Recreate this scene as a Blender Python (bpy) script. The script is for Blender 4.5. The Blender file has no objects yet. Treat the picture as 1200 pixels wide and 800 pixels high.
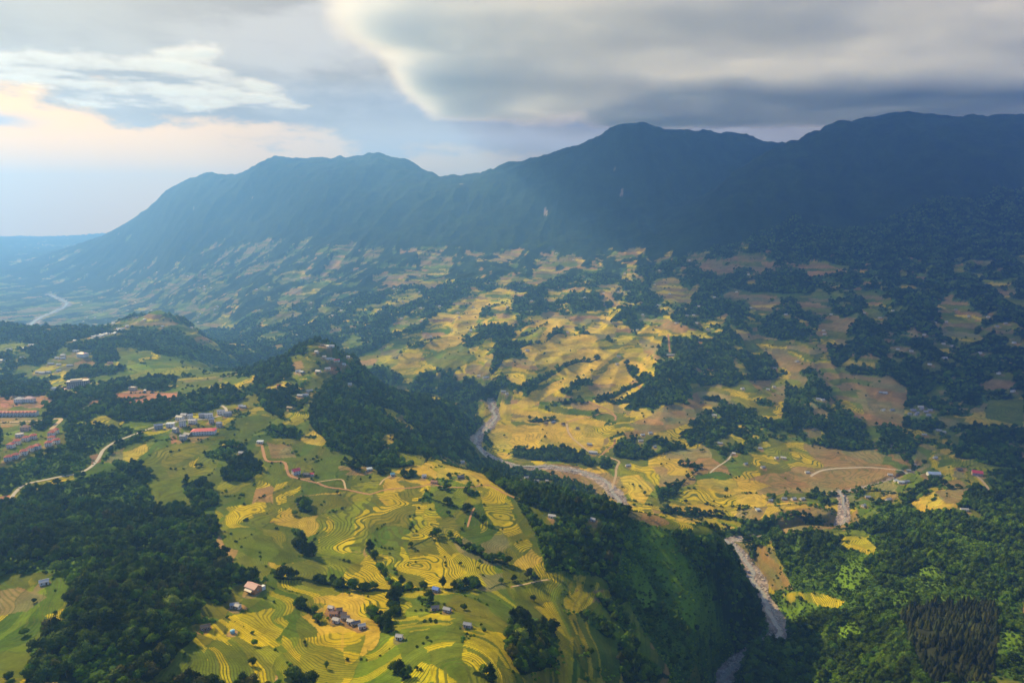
import bpy, math, random
import numpy as np

rng = np.random.default_rng(7)
random.seed(7)
scene = bpy.context.scene
COL = scene.collection
PI = math.pi

# ------------------------------------------------------------------ camera model
F = 815.0                      # focal length in pixels of the 1200 x 800 frame
PITCH = math.radians(9.8)
CP, SP = math.cos(PITCH), math.sin(PITCH)


def ray(u, v):
    X = (np.asarray(u, float) - 600.0) / F
    Y = (400.0 - np.asarray(v, float)) / F
    return X, CP + Y * SP, -SP + Y * CP


def project(x, y, z):
    f = y * CP - z * SP
    up = y * SP + z * CP
    return 600.0 + F * x / f, 400.0 - F * up / f


# ------------------------------------------------------------------ noise
_P = rng.permutation(4096).astype(np.int32)
_P2 = np.concatenate([_P, _P])
_G = rng.uniform(0, 2 * PI, 4096)
_GX, _GY = np.cos(_G).astype(np.float32), np.sin(_G).astype(np.float32)


def perlin(x, y, seed=0):
    x = np.asarray(x, np.float32) + np.float32(seed * 17.31)
    y = np.asarray(y, np.float32) + np.float32(seed * 9.77)
    xi = np.floor(x).astype(np.int32)
    yi = np.floor(y).astype(np.int32)
    fx = x - xi
    fy = y - yi
    xi &= 4095
    yi &= 4095
    x1 = (xi + 1) & 4095
    y1 = (yi + 1) & 4095
    wx = fx * fx * fx * (fx * (fx * 6 - 15) + 10)
    wy = fy * fy * fy * (fy * (fy * 6 - 15) + 10)
    a, b = _P[xi], _P[x1]
    h00 = _P2[(a + yi)]
    h01 = _P2[(a + y1)]
    h10 = _P2[(b + yi)]
    h11 = _P2[(b + y1)]
    n00 = _GX[h00] * fx + _GY[h00] * fy
    n10 = _GX[h10] * (fx - 1) + _GY[h10] * fy
    n01 = _GX[h01] * fx + _GY[h01] * (fy - 1)
    n11 = _GX[h11] * (fx - 1) + _GY[h11] * (fy - 1)
    nx0 = n00 + wx * (n10 - n00)
    nx1 = n01 + wx * (n11 - n01)
    return (nx0 + wy * (nx1 - nx0)) * 1.5


def fbm(x, y, octs=3, seed=0, gain=0.5):
    a, t, s = 1.0, 0.0, 0.0
    for o in range(octs):
        t = t + a * perlin(x * 2 ** o, y * 2 ** o, seed + o * 3)
        s += a
        a *= gain
    return t / s


def ridged(x, y, octs=3, seed=0, gain=0.5):
    a, t, s = 1.0, 0.0, 0.0
    for o in range(octs):
        t = t + a * (1 - 2 * np.abs(perlin(x * 2 ** o, y * 2 ** o, seed + o * 3)))
        s += a
        a *= gain
    return t / s


def sstep(a, b, x):
    t = np.clip((x - a) / (b - a), 0, 1)
    return t * t * (3 - 2 * t)


def hash01(a, b, seed=0):
    a = np.asarray(a).astype(np.int64)
    b = np.asarray(b).astype(np.int64)
    h = (a * 73856093) ^ (b * 19349663) ^ (seed * 83492791)
    h = (h ^ (h >> 13)) * 1274126177
    h = (h ^ (h >> 16)) & 0xFFFFFF
    return h / float(0xFFFFFF)


# ------------------------------------------------------------------ terrain control points (u, v, forward distance)
VIS = """
0 800 430;0 750 500;0 700 570;0 650 650;0 600 800;0 578 900;0 530 1000;0 480 1250;0 450 1420;0 425 1900;0 400 2600;0 370 4800;0 340 6500;0 310 8500;0 281 11500
60 700 560;70 640 670;60 560 930;60 510 1090;90 455 1480;100 410 2150;60 350 5900;60 296 10000
150 800 440;150 745 490;130 690 560;150 650 680;150 600 830;150 560 950;150 515 1090;175 462 1380;150 440 1700;190 425 2050;170 408 2350;180 377 2600;138 389 2580;225 391 2580;150 372 4700;150 340 6000;150 300 7200;150 262 7800
95 290 8200;200 227 7500;228 207 7400;240 199 7400;256 205 7350;300 196 7200;350 185 7400;400 187 7600;440 190 7700;480 188 7500;515 206 7000
300 260 6300;300 300 5600;300 330 4900;300 370 4100;300 400 3300;280 415 2900
300 800 470;300 750 540;300 690 640;300 650 730;300 600 860;300 560 970;300 530 1070;290 500 1180;280 470 1320;310 440 1560;375 403 1650;340 450 1430;400 440 1560;360 480 1300
450 800 480;450 750 560;450 700 660;450 650 780;450 600 900;430 572 990;450 530 1150;450 500 1330;450 480 1500;450 457 1700;415 425 1680
450 430 2500;450 400 2950;450 370 3500;450 330 4300;450 300 4900;450 250 5600
530 481 1850;500 520 1450;540 520 1560
600 800 490;600 750 580;600 700 700;600 650 820;600 600 930;600 570 1030;560 553 1090
640 512 1900;640 490 2050;600 460 2250;600 430 2480;600 400 2800;600 370 3250;600 330 4000;600 300 4600;600 250 5300;600 194 6400;540 207 6900
640 575 1020;700 590 1000;740 600 985;700 620 920;700 680 820;700 740 720;700 800 620
760 615 960;760 680 880;770 740 800;780 800 720;820 660 930;830 720 860;880 700 980;895 735 950;860 760 900;760 604 975;780 613 965;802 624 955;840 644 950;868 676 960
900 650 1200;930 700 1020;930 770 880;1000 800 740;1000 740 860;1000 680 1010;1000 640 1150;940 629 1200;965 624 1230;905 638 1215;1000 560 1560;1060 520 1720;1080 480 1950;1040 440 2200;1000 400 2550;1000 350 3050;1000 300 3600;1000 260 4000;1000 200 4500;1000 150 5000;960 156 5000;1080 146 4900
1200 800 600;1200 740 720;1200 700 850;1200 650 1000;1200 600 1200;1200 550 1400;1200 500 1650;1200 450 1950;1200 400 2300;1200 350 2700;1200 300 3200;1200 250 3700;1200 200 4100;1200 143 4600
1100 720 800;1100 650 1030;1100 580 1320
820 600 1400;800 560 1550;820 500 1900;820 450 2250;820 400 2700;820 350 3300;820 300 3900;820 255 4400;740 152 5900;680 178 6000;800 160 6200;880 195 4850;840 222 4700;700 240 5200;860 158 6500
"""
RIVER_PX = [(575, 468, 2230), (580, 490, 2080), (556, 520, 1830), (600, 545, 1680), (650, 548, 1665), (700, 560, 1600),
            (730, 590, 1450)]
RIVER_PX2 = [(850, 635, 1270), (880, 670, 1170), (903, 715, 1050), (910, 746, 985)]
RIVER_END = [(850, 793, 905)]
# hidden ground (u, forward distance, z)
HID = """
0 1650 -400;0 3400 -610;0 12700 -320;150 3200 -610;180 3000 -600;100 3300 -610;260 2400 -560;330 2300 -600;450 2100 -610;520 2250 -600;400 2100 -590
560 1300 -500;600 1400 -575;650 1350 -580;680 1250 -570;740 1200 -590;790 1150 -600;800 1330 -617;560 1550 -560
900 6000 500;1000 5800 760;1200 5500 760;1000 7500 500;1200 7500 500;740 7000 500;600 8000 100;300 8800 100;450 9800 200;150 9500 -300;800 5400 150;860 5600 250
600 13000 -200;1200 13000 -200;600 25000 -300;1200 25000 -300;0 30000 -400;140 12600 -260;100 12500 -340;190 12500 -240;300 12600 -100
0 300 -300;300 300 -320;600 300 -360;800 450 -545;900 600 -662;860 700 -655;1000 500 -480;1200 400 -400
-300 450 -320;-300 900 -350;-300 1400 -330;-300 2400 -420;-300 4500 -600;-300 8000 -450;-300 12000 -150;-300 25000 -300
1500 500 -400;1500 900 -470;1500 1500 -480;1500 2200 -380;1500 3000 -150;1500 4000 300;1500 5000 700;1500 8000 600;1500 25000 -200
-300 150 -300;300 150 -320;900 150 -420;1500 150 -380
"""
pts = []
for ln in VIS.replace("\n", ";").split(";"):
    if ln.strip():
        u, v, d = map(float, ln.split())
        dx, dy, dz = ray(u, v)
        pts.append((dx / dy, math.log(d), dz / dy * d))
for (u, v, d) in RIVER_PX + RIVER_PX2 + RIVER_END:
    dx, dy, dz = ray(u, v)
    pts.append((dx / dy, math.log(d), dz / dy * d))
for ln in HID.replace("\n", ";").split(";"):
    if ln.strip():
        u, d, z = map(float, ln.split())
        pts.append(((u - 600) / F, math.log(d), z))
CT = np.array(pts)
SY = 1.0 / 1.6                       # scale of ln(distance) against lateral slope


def _tps(r2):
    return np.where(r2 > 1e-12, 0.5 * r2 * np.log(r2 + 1e-20), 0.0)


def fit(C):
    n = len(C)
    A = np.stack([C[:, 0], C[:, 1] * SY], 1)
    d2 = ((A[:, None] - A[None]) ** 2).sum(2)
    M = np.zeros((n + 3, n + 3))
    M[:n, :n] = _tps(d2) + np.eye(n) * 2e-4
    M[:n, n] = 1
    M[:n, n + 1:] = A
    M[n, :n] = 1
    M[n + 1:, :n] = A.T
    w = np.linalg.solve(M, np.concatenate([C[:, 2], np.zeros(3)]))
    return A, w


TA, TW = fit(CT)


def base_height(s, L):
    """smooth relief at lateral slope s = x / y and L = ln(y), by thin plate spline"""
    sh = s.shape
    q = np.stack([s.ravel(), L.ravel() * SY], 1)
    out = np.empty(len(q))
    n = len(TA)
    for i in range(0, len(q), 20000):
        b = q[i:i + 20000]
        d2 = ((b[:, None] - TA[None]) ** 2).sum(2)
        out[i:i + 20000] = _tps(d2) @ TW[:n] + TW[n] + b @ TW[n + 1:]
    return out.reshape(sh)


# ------------------------------------------------------------------ the relief as a grid that grows coarser with distance
NS, NL = 1240, 1160
S_AX = np.linspace(-1.0, 1.0, NS)
y_near, y_far = 170.0, 13600.0
# finer rows where the frame looks, coarser far away
Lk = np.array([math.log(y_near), math.log(330), math.log(3500), math.log(8500), math.log(y_far)])
Nk = np.cumsum([0, 60, 830, 220, NL - 1 - 60 - 830 - 220])
L_AX = np.interp(np.arange(NL), Nk, Lk)
cs = np.linspace(-1.0, 1.0, 170)
cl = np.linspace(L_AX[0], L_AX[-1], 260)
CS, CL_ = np.meshgrid(cs, cl)
ZC = base_height(CS, CL_)


def bicubic1(A, x, axis):
    """Catmull-Rom resample along one axis at fractional indices x"""
    n = A.shape[axis]
    i = np.clip(np.floor(x).astype(int), 0, n - 2)
    t = x - i
    im, ip, i2 = np.clip(i - 1, 0, n - 1), np.clip(i + 1, 0, n - 1), np.clip(i + 2, 0, n - 1)
    sh = [1, 1]
    sh[axis] = -1
    t = t.reshape(sh)
    p0, p1, p2, p3 = (np.take(A, k, axis) for k in (im, i, ip, i2))
    return 0.5 * (2 * p1 + (p2 - p0) * t + (2 * p0 - 5 * p1 + 4 * p2 - p3) * t ** 2 + (3 * p1 - p0 - 3 * p2 + p3) * t ** 3)


xs = (S_AX - cs[0]) / (cs[1] - cs[0])
xl = (L_AX - cl[0]) / (cl[1] - cl[0])
Z0 = bicubic1(bicubic1(ZC, xs, 1), xl, 0)
S, L = np.meshgrid(S_AX, L_AX)
YW = np.exp(L)
XW = S * YW
#%%RELIEF
def grid_at(A, x, y):
    """bilinear lookup of a grid array at world x, y"""
    x = np.asarray(x, float)
    y = np.asarray(y, float)
    fs = np.clip((x / y - S_AX[0]) / (S_AX[1] - S_AX[0]), 0, NS - 1.001)
    fl = np.clip(np.interp(np.log(np.maximum(y, 1.0)), L_AX, np.arange(NL)), 0, NL - 1.001)
    i, j = fl.astype(int), fs.astype(int)
    a, b = fl - i, fs - j
    return ((A[i, j] * (1 - b) + A[i, j + 1] * b) * (1 - a) + (A[i + 1, j] * (1 - b) + A[i + 1, j + 1] * b) * a)


def hit(Z, u, v, skip=0.0):
    """where the ground meets the line of sight through a photograph pixel (to read the map off the photo)"""
    dx, dy, dz = ray(u, v)
    fs = np.clip((dx / dy - S_AX[0]) / (S_AX[1] - S_AX[0]), 0, NS - 1.001)
    j = int(fs)
    b = fs - j
    col = Z[:, j] * (1 - b) + Z[:, j + 1] * b
    yy = np.exp(L_AX)
    below = (col >= yy * dz / dy) & (yy > max(skip, 200.0))
    k = int(np.argmax(below)) if below.any() else NL - 1
    if k > 0 and below.any():
        f0 = col[k - 1] - yy[k - 1] * dz / dy
        f1 = col[k] - yy[k] * dz / dy
        t = np.clip(f0 / (f0 - f1 + 1e-9), 0, 1)
        y = yy[k - 1] + t * (yy[k] - yy[k - 1])
    else:
        y = yy[k]
    return float(dx / dy * y), float(y)


# spurs and gullies run down the slopes towards the river
ca, sa = 0.96, 0.28
P = XW * ca - YW * sa
Q = XW * sa + YW * ca
warp = 120 * fbm(XW / 900, YW / 900, 2, 40)
spur = ridged((P + warp) / 520, Q / 1500, 3, 5)
warp2 = 420 * fbm(XW / 1500, YW / 1500, 3, 47)
spur2 = ridged((P + warp2) / 1500, (Q + 1.3 * warp2) / 2100, 4, 11, 0.5)
crag = ridged((P + .6 * warp2) / 430, (Q + .9 * warp2) / 520, 3, 17, .6) - .3
spur3 = ridged((P + .6 * warp) / 230, Q / 700, 2, 15)
hill = fbm(XW / 150, YW / 190, 3, 21)
bump = fbm(XW / 42, YW / 42, 2, 31)
midw = sstep(1500, 2400, YW)
mtw = sstep(-380, -40, Z0)
nearw = 1 - 0.6 * sstep(500, 3000, YW)
flat = 1 - 0.75 * sstep(-560, -600, Z0)
Z = (Z0 + midw * (1 - 0.5 * mtw) * 42 * spur * flat + midw * 32 * spur3 * flat + mtw * (55 + 45 * sstep(-250, 150, Z0)) * (spur2 - 0.62) + mtw * 22 * (1 - sstep(11000, 14000, YW)) * crag * (1 - 0.6 * sstep(12000, 16000, YW))
     + flat * (8 * hill * (0.34 + 0.86 * midw) + 1.0 * bump * nearw))


# --- the river and its tributaries: polylines in the world
def wpt(u, v, d):
    dx, dy, dz = ray(u, v)
    return (float(dx / dy * d), float(d), float(dz / dy * d))


def hid(u, d, z):
    return ((u - 600) / F * d, d, z)


def smooth_line(p, step=6.0):
    """Catmull-Rom resampled polyline"""
    p = np.array(p, float)
    p = np.vstack([2 * p[0] - p[1], p, 2 * p[-1] - p[-2]])
    out = []
    for i in range(1, len(p) - 2):
        n = max(2, int(np.linalg.norm(p[i + 1][:2] - p[i][:2]) / step))
        t = np.linspace(0, 1, n, endpoint=False)[:, None]
        a, b, c, d = p[i - 1], p[i], p[i + 1], p[i + 2]
        out.append(0.5 * (2 * b + (c - a) * t + (2 * a - 5 * b + 4 * c - d) * t ** 2 + (3 * b - a - 3 * c + d) * t ** 3))
    out.append(p[-2][None])
    return np.concatenate(out)


RIV = smooth_line([wpt(*r) for r in RIVER_PX] +
                  [hid(738, 1385, -615), hid(795, 1320, -617)] + [wpt(*r) for r in RIVER_PX2] + [hid(898, 945, -642)] +
                  [wpt(*r) for r in RIVER_END] + [hid(868, 815, -658), hid(880, 700, -668), hid(900, 600, -676)])
TRI = smooth_line([hid(1052, 1800, -572), wpt(1050, 528, 1700), wpt(1075, 552, 1560), hid(1040, 1500, -592), hid(1000, 1470, -596),
                   wpt(986, 575, 1450), wpt(985, 615, 1310), hid(960, 1290, -609), hid(905, 1290, -617), wpt(856, 632, 1282)])
FARRIV = smooth_line([hid(55, 6300, -650), hid(75, 5600, -651), wpt(66, 364, 5250), wpt(44, 374, 4700), wpt(38, 386, 4300), hid(60, 3900, -655)], 25)


def dist_line(line, X, Y, maxd, closest=None):
    """distance and height of the nearest point of a polyline, only where within maxd"""
    D = np.full(X.shape, 1e9, np.float32)
    H = np.zeros(X.shape, np.float32)
    T = np.zeros(X.shape, np.float32)
    lo, hi = line[:, :2].min(0) - maxd, line[:, :2].max(0) + maxd
    m = (X > lo[0]) & (X < hi[0]) & (Y > lo[1]) & (Y < hi[1])
    idx = np.flatnonzero(m.ravel())
    if len(idx) == 0:
        return D, H, T
    px, py = X.ravel()[idx], Y.ravel()[idx]
    best = np.full(len(idx), 1e9)
    bi = np.zeros(len(idx), int)
    for k in range(0, len(line)):
        d = (px - line[k, 0]) ** 2 + (py - line[k, 1]) ** 2
        c = d < best
        best[c] = d[c]
        bi[c] = k
    D.ravel()[idx] = np.sqrt(best)
    if line.shape[1] > 2:
        H.ravel()[idx] = line[bi, 2]
    T.ravel()[idx] = bi
    return D, H, T


DR, HR, TRv = dist_line(RIV, XW, YW, 140)
DT, HT, TTv = dist_line(TRI, XW, YW, 90)
DF, HF, TFv = dist_line(FARRIV, XW, YW, 300)
wob = 10 * fbm(XW / 60, YW / 60, 3, 77)
hw = np.interp(np.arange(len(RIV)), [0, len(RIV) * .25, len(RIV) * .5, len(RIV) * .7, len(RIV)], [13, 22, 15, 14, 12])[TRv.astype(int)]
RD = (DR + wob) / hw                       # <1 inside the boulder bed
TD = (DT + wob * .6) / np.interp(np.arange(len(TRI)), [0, len(TRI) * .45, len(TRI) * .62, len(TRI)], [4.5, 5.5, 12, 10])[TTv.astype(int)]
FD = (DF + 3 * wob) / 30.0
for Dn, Hn, W_, m_ in ((RD, HR, 27.0, 1.0), (TD, HT, 14.0, 1.0), (FD, HF, 60.0, 0.8)):
    w = 1 - sstep(0.85, 2.6, Dn)
    Z = np.where(Dn < 2.6, Z * (1 - w) + np.minimum(Z, Hn + 0.2) * w * 1.0, Z)
rock_n = fbm(XW / 6, YW / 6, 2, 91)
Z = Z + np.where((RD < 1) | (TD < 1), 0.9 * rock_n + 0.4, 0)

#%%SITES
# ------------------------------------------------------------------ buildings and tracks, read off the photograph
# style: u v length width height yaw(deg) style
# villas of the resort, left edge
VILLA = "10 539;18 536;28 532;36 528;43.5 526;13 524;20 520;30 516;39 514;57 522;66 519;60.5 510;60.5 516;65 507"
SMALL = {
    'village on the wooded hilltop': ("361 402 w;371 413 w;378 405 b;382 408 b;385 411 w;389 413 w;380 418 c;390 421 w;386 423 g;395 426 r;408 419 w;403 428 w;384 433 w;373 436 w;349 436 w;354 437 w", 12, 9),
    'slope below the hilltop village': ("410 451 w;363 459 g;358 464 g;352 464 g;282 477 w;286 478 g;340 479 b;327 453 r", 12, 8),
    'roadside village by the winding road': ("186 502 g;200 500 s;214 499 T;211 492 w;216 489 g;223 490 w;226 496 w;220 510 d;245 489 w;248 495 g;259 485 w;267 487 g;237 489 g;257 499 g;215 515 g;206 506 g", 13, 10),
    'yellow terraces in the middle': ("364 557 p;359 557 d;305 519 s;433 551 s;460 557 t;497 559 w;509 566 o;542 542 w;540 560 d;283 532 w", 10, 7),
    'foreground terraces': ("548 734 g;468 748 w;510 714 d;524 716 g;275 711 g;279 713 w;241 737 b", 7, 5.5),
    'row of huts on the foreground ridge': ("398 717 b;403 722 b;405 726 d;411 730 w;417 732 d;424 735 w;391 720 o;394 728 w;388 714 w", 7.5, 5.5),
    'wooded ridge above the river': ("629 564 w;641 564 w;617 570 r;647 606 w;695 610 g;617 560 w", 10, 7),
    'golden fields beside the river': ("691 521 g;753 510 w;751 517 w;762 508 w;736 546 w;660 497 b;677 502 b;767 524 g;640 496 b;648 495 g", 13, 9),
    'brown fields right of the river': ("860 532 w;918 537 w;910 537 w;894 548 w;874 544 g;891 526 g;837 487 w;946 554 w;844 520 g;888 598 s;903 587 g;919 585 g;930 585 w;940 585 w", 13, 9),
    'side valley at the right': ("1012 593 w;1017 583 g;1043 557 w;1050 564 s;1056 566 s;1062 564 g;1065 552 g;1124 551 d;1130 598 w;1041 586 w;1096 537 w;1083 510 g;1100 505 g;1106 507 w", 13, 9),
    'purple roofed hamlet at the right': ("1070 481 v;1075 484 v;1080 480 v;1085 483 v;1090 481 g;1073 487 v;1066 486 g;1079 477 w;1088 487 g", 14, 10),
    'upper slopes at the right': ("1187 459 w;1037 461 w;1033 462 g;1035 481 w;1045 481 g;1031 373 w;1158 372 w;1068 412 w;1107 420 w;1083 393 w;965 388 w;966 392 w;1115 406 g;1168 383 g", 15, 11),
    'slopes above the golden fields': ("595 360 w;610 348 w;623 353 g;620 365 w;491 350 w;537 367 w;538 372 w;652 297 w;618 411 w;568 443 w;561 441 w;505 395 g;571 441 g;590 459 g;594 462 w", 15, 11),
    'slopes below the blue mountain': ("793 379 w;816 379 w;747 387 w;725 418 g;723 427 w;934 424 w;921 369 w;870 456 w;907 454 w;959 468 g;964 470 w;900 457 g;805 370 g;772 358 w;908 432 g", 15, 11),
    'far left valley floor': ("88 400 w;89 412 w;67 420 w;60 427 g;69 428 w;69 435 w;82 429 g;74 417 w;74 421 g;26 420 w;2.5 423 w;37 405 w;28 409 g;11 410 w;129 426 o;56 437 g;50 438 g;45 437 g", 15, 10),
}
BIG = []                                   # (key, u, v, clear radius)
SITE = []                                  # every footprint: x, y, radius, z


def site(u, v, r):
    x, y = hit(Z, u, v)
    SITE.append((x, y, r))
    return x, y


PLACES = []                                # (area, style, x, y, L, W)
for area, (txt, L_, W_) in SMALL.items():
    for t in txt.split(";"):
        u, v, st = t.split()
        x, y = site(float(u), float(v), .75 * L_)
        PLACES.append((area, st, x, y, L_, W_))
VILLAS = [site(*map(float, t.split()), 8.0) for t in VILLA.split(";")]
ONE = {k: site(u, v, r) for k, u, v, r in (
    ('terrace_row', 21, 487, 34), ('resort_hall', 23, 471, 11), ('resort_annex', 35, 470.5, 11), ('hotel', 92, 454, 30), ('gatehouse', 64, 458, 9), ('pink_villa', 30, 504, 10), ('white_lodge', 23, 511, 9),
    ('works_house', 156, 457, 12), ('works_hut', 170, 460, 5), ('red_school', 239, 508, 26), ('pink_farmhouse', 347, 555, 10),
    ('orange_house', 297, 692, 11), ('blue_hut', 511, 692, 6), ('white_hut', 52, 684, 6), ('blue_tank', 272.5, 741, 4), ('cream_house', 607, 566, 13),
    ('pink_barn', 1145, 556, 14), ('blue_hall', 1094, 557, 16), ('road_depot', 695, 531, 14), ('long_shed', 785, 417, 16), ('pink_lodge', 97, 418, 16))}
# scattered farms too small to show more than a roof
FARM = []
fr_ = np.random.default_rng(41)
for area, u0, v0, u1, v1, n in (('hazy terraces under the left mountain', 90, 312, 260, 385, 46), ('grey town on the valley floor', 104, 384, 150, 398, 26),
                                ('hazy terraces in the middle distance', 300, 320, 560, 400, 26), ('brown slopes under the blue mountain', 640, 300, 900, 400, 18),
                                ('shaded slopes at the right', 940, 360, 1190, 450, 14)):
    for i in range(n):
        u, v = fr_.uniform(u0, u1), fr_.uniform(v0, v1)
        if area.startswith('grey town'):
            v = 398 - (u - 104) * .28 + fr_.normal(0, 1.6)
        x, y = hit(Z, u, v)
        SITE.append((x, y, 14))
        FARM.append((area, x, y))

TRACKS = {                                  # name: (width m, kind of surface, pixel course)
    'road': (5.0, 'pale', "13 585 15 580 27 567 45 564 67 559 87 556 102 551 112 542 117 535 120 527 135 517 155 510 175 502 190 497 207 494 220 491 235 492 252 489 266 485 265 478 259 475"),
    'spur_road': (7.0, 'pale', "99 479 106 475 116 472"),
    'resort_road': (7.0, 'tan', "0 494 22 494 44 493 60 491 74 490 66 497 60 503"),
    'dirt_track': (4.0, 'earth', "307 522 309 531 311 540 320 541 335 540 337 557 354 562 371 565 383 571 405 573 426 578 434 579"),
    'hill_path': (2.6, 'tan', "371 565 395 561 403 562 405 573"),
    'ridge_path': (3.2, 'earth', "434 579 452 573 470 572 490 571 507 566 515 570 532 571 550 571 566 568 574 568 595 580 607 584"),
    'field_path': (2.6, 'tan', "445 568 449 562 455 559 462 558"),
    'short_path': (2.6, 'earth', "556 595 553 600 551 606 548 617"),
    'valley_track': (5.5, 'tan', "664 496 665 504 670 513 680 521 691 530 705 533 721 538 727 541 722 547 722 556 720 563 717 572"),
    'side_track': (5.0, 'earth', "705 533 712 526 720 522 721 514"),
    'upper_track': (5.0, 'earth', "664 494 680 490 694 488 705 484 712 483 722 488 721 492"),
    'climbing_track': (5.0, 'earth', "690 470 700 475 714 480 722 488"),
    'slope_track': (6.0, 'earth', "783 392 784 402 785 413"),
    'east_road': (6.0, 'pale', "950 558 954 555 962 551 975 549 990 548 1018 547 1040 549 1060 552 1072 554"),
    'farm_track': (4.0, 'pale', "832 554 836 550 843 545 850 541 855 537 857 532"),
    'hamlet_track': (5.0, 'tan', "1144 557 1150 562 1156 569 1160 576"),
    'quarry_track': (2.8, 'tan', "600 687 612 685 625 682 634 680 642 679"),
}
LINES = {}
for k, (w_, surf, px) in TRACKS.items():
    a = np.array(list(map(float, px.split()))).reshape(-1, 2)
    pts_ = []
    for i in range(len(a) - 1):
        for t in np.linspace(0, 1, 4)[:-1]:
            p = a[i] + (a[i + 1] - a[i]) * t
            x, y = hit(Z, *p)
            pts_.append((x, y))
    pts_.append(hit(Z, *a[-1]))
    pts_ = np.array(pts_)
    for _ in range(2):                      # ease the kinks
        pts_[1:-1] = .25 * pts_[:-2] + .5 * pts_[1:-1] + .25 * pts_[2:]
    ln = smooth_line(np.column_stack([pts_, grid_at(Z, pts_[:, 0], pts_[:, 1])]), 3.0)
    z_ = ln[:, 2]
    for _ in range(6):
        z_[1:-1] = .25 * z_[:-2] + .5 * z_[1:-1] + .25 * z_[2:]
    LINES[k] = ln
# level the ground under tracks and buildings
ROADD = np.full(Z.shape, 1e9, np.float32)
for k, ln in LINES.items():
    w_ = TRACKS[k][0]
    D_, H_, _ = dist_line(ln, XW, YW, w_ * 2.5 + 6)
    t = 1 - sstep(w_ * .7, w_ * 1.6 + 3, D_)
    Z = np.where(t > 0, Z * (1 - t) + H_ * t, Z)
    ROADD = np.minimum(ROADD, D_ / w_)
PAD = np.full(Z.shape, 9.0, np.float32)
for (x, y, r) in SITE:
    zc = float(grid_at(Z, x, y))
    js = slice(max(0, int((x - 4 * r) / y / (S_AX[1] - S_AX[0]) + NS / 2) - 2), int((x + 4 * r) / y / (S_AX[1] - S_AX[0]) + NS / 2) + 3)
    i0 = max(0, int(np.searchsorted(L_AX, math.log(max(y - 4 * r, 175)))) - 2)
    i1 = int(np.searchsorted(L_AX, math.log(y + 4 * r))) + 2
    b = (slice(i0, i1), js)
    d = np.hypot(XW[b] - x, YW[b] - y) / r
    t = 1 - sstep(1.0, 1.9, d)
    Z[b] = Z[b] * (1 - t) + zc * t
    dc = np.hypot(XW[b] - x, np.where(YW[b] < y, (YW[b] - y) / 2.3, YW[b] - y)) / (r + 3)
    PAD[b] = np.minimum(PAD[b], dc)

#%%COVER
# ------------------------------------------------------------------ land cover read off the photograph (pixel outlines -> ground)
def wpoly(px):
    a = np.array(list(map(float, px.split()))).reshape(-1, 2)
    n = len(a)
    q = []
    for i in range(n):                    # subdivide so that outlines drape over the relief
        b, c = a[i], a[(i + 1) % n]
        for t in (0.0, 0.5):
            q.append(hit(Z, *(b + (c - b) * t)))
    return np.array(q)


def inside(poly, X, Y):
    out = np.zeros(X.shape, bool)
    lo, hi = poly.min(0), poly.max(0)
    idx = np.flatnonzero(((X > lo[0]) & (X < hi[0]) & (Y > lo[1]) & (Y < hi[1])).ravel())
    px, py = X.ravel()[idx], Y.ravel()[idx]
    r = np.zeros(len(idx), bool)
    n = len(poly)
    for i in range(n):
        x0, y0 = poly[i]
        x1, y1 = poly[(i + 1) % n]
        if y0 == y1:
            continue
        c = ((y0 > py) != (y1 > py)) & (px < (x1 - x0) * (py - y0) / (y1 - y0) + x0)
        r ^= c
    out.ravel()[idx] = r
    return out


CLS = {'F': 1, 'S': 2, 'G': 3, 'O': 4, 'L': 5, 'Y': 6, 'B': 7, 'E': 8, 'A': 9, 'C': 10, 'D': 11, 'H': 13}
# F forest, S scrub, G green meadow, O olive field, L lime field, Y ripe terraces, B stubble, E red earth, A ripe field, C conifers, D dark hedge
# coverage of woodland and mix of field colours, as scattered samples: u v wood gold brown green
SAMP = """
640 505 .08 1 .1 .1;650 430 .3 1 .25 .1;600 370 .42 .8 .4 .1;700 380 .42 .8 .5 .1;750 330 .55 .2 1 .2;650 310 .6 .2 1 .2;700 280 1 0 1 .3
450 385 .5 .5 .5 .5;520 360 .5 .7 .5 .3;330 375 .62 .2 .4 .8;380 320 .66 .1 .6 .5;200 340 .45 .1 .7 .6;60 350 .35 .1 .5 .9;30 385 .5 .2 .4 .7;120 385 .35 .1 .5 .9
450 300 .7 0 .8 .4;300 300 .9 0 .8 .4;550 300 .66 .1 1 .2;850 440 .36 .5 .9 .2;800 390 .42 .7 .7 .2;950 430 .55 .2 1 .3;1020 400 .48 .1 1 .3;1150 430 .66 .1 .5 .8;950 540 .22 .6 1 .2;830 580 .2 1 .6 .1
1150 520 .62 .2 .7 .6;1100 600 .8 .2 .4 .9;1180 600 .85 .1 .2 1;900 330 .62 .1 1 .3;1100 340 .7 0 .6 1;1000 300 1 0 1 1;1150 280 1 0 .3 1;1000 500 .6 .3 .9 .4;880 500 .35 .5 .9 .2;740 540 .35 1 .4 .2;780 470 .4 .8 .7 .2
450 250 1 0 1 0;800 250 1 0 1 0;1000 220 1 0 1 0;250 260 1 0 1 0;300 420 .7 .2 .4 .8;220 425 .5 .3 .2 1;400 480 .8 .4 .2 .6;60 420 .7 .2 .3 .8;100 540 .75 .1 .3 1;200 580 .5 .2 .3 1;100 640 .85 .1 .1 1
300 620 .18 .5 .1 .8;450 640 .05 .9 .1 .5;560 620 .1 .7 .1 .8;420 760 .1 .7 .2 .6;600 740 .2 .6 .1 .7;30 720 .15 .2 .3 1;200 760 .9 .1 .1 1;1000 660 .8 .1 .1 1;1100 760 .9 0 0 1;900 680 .8 .4 .4 .5;560 580 .25 .7 .2 .6
"""
sp = []
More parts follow.
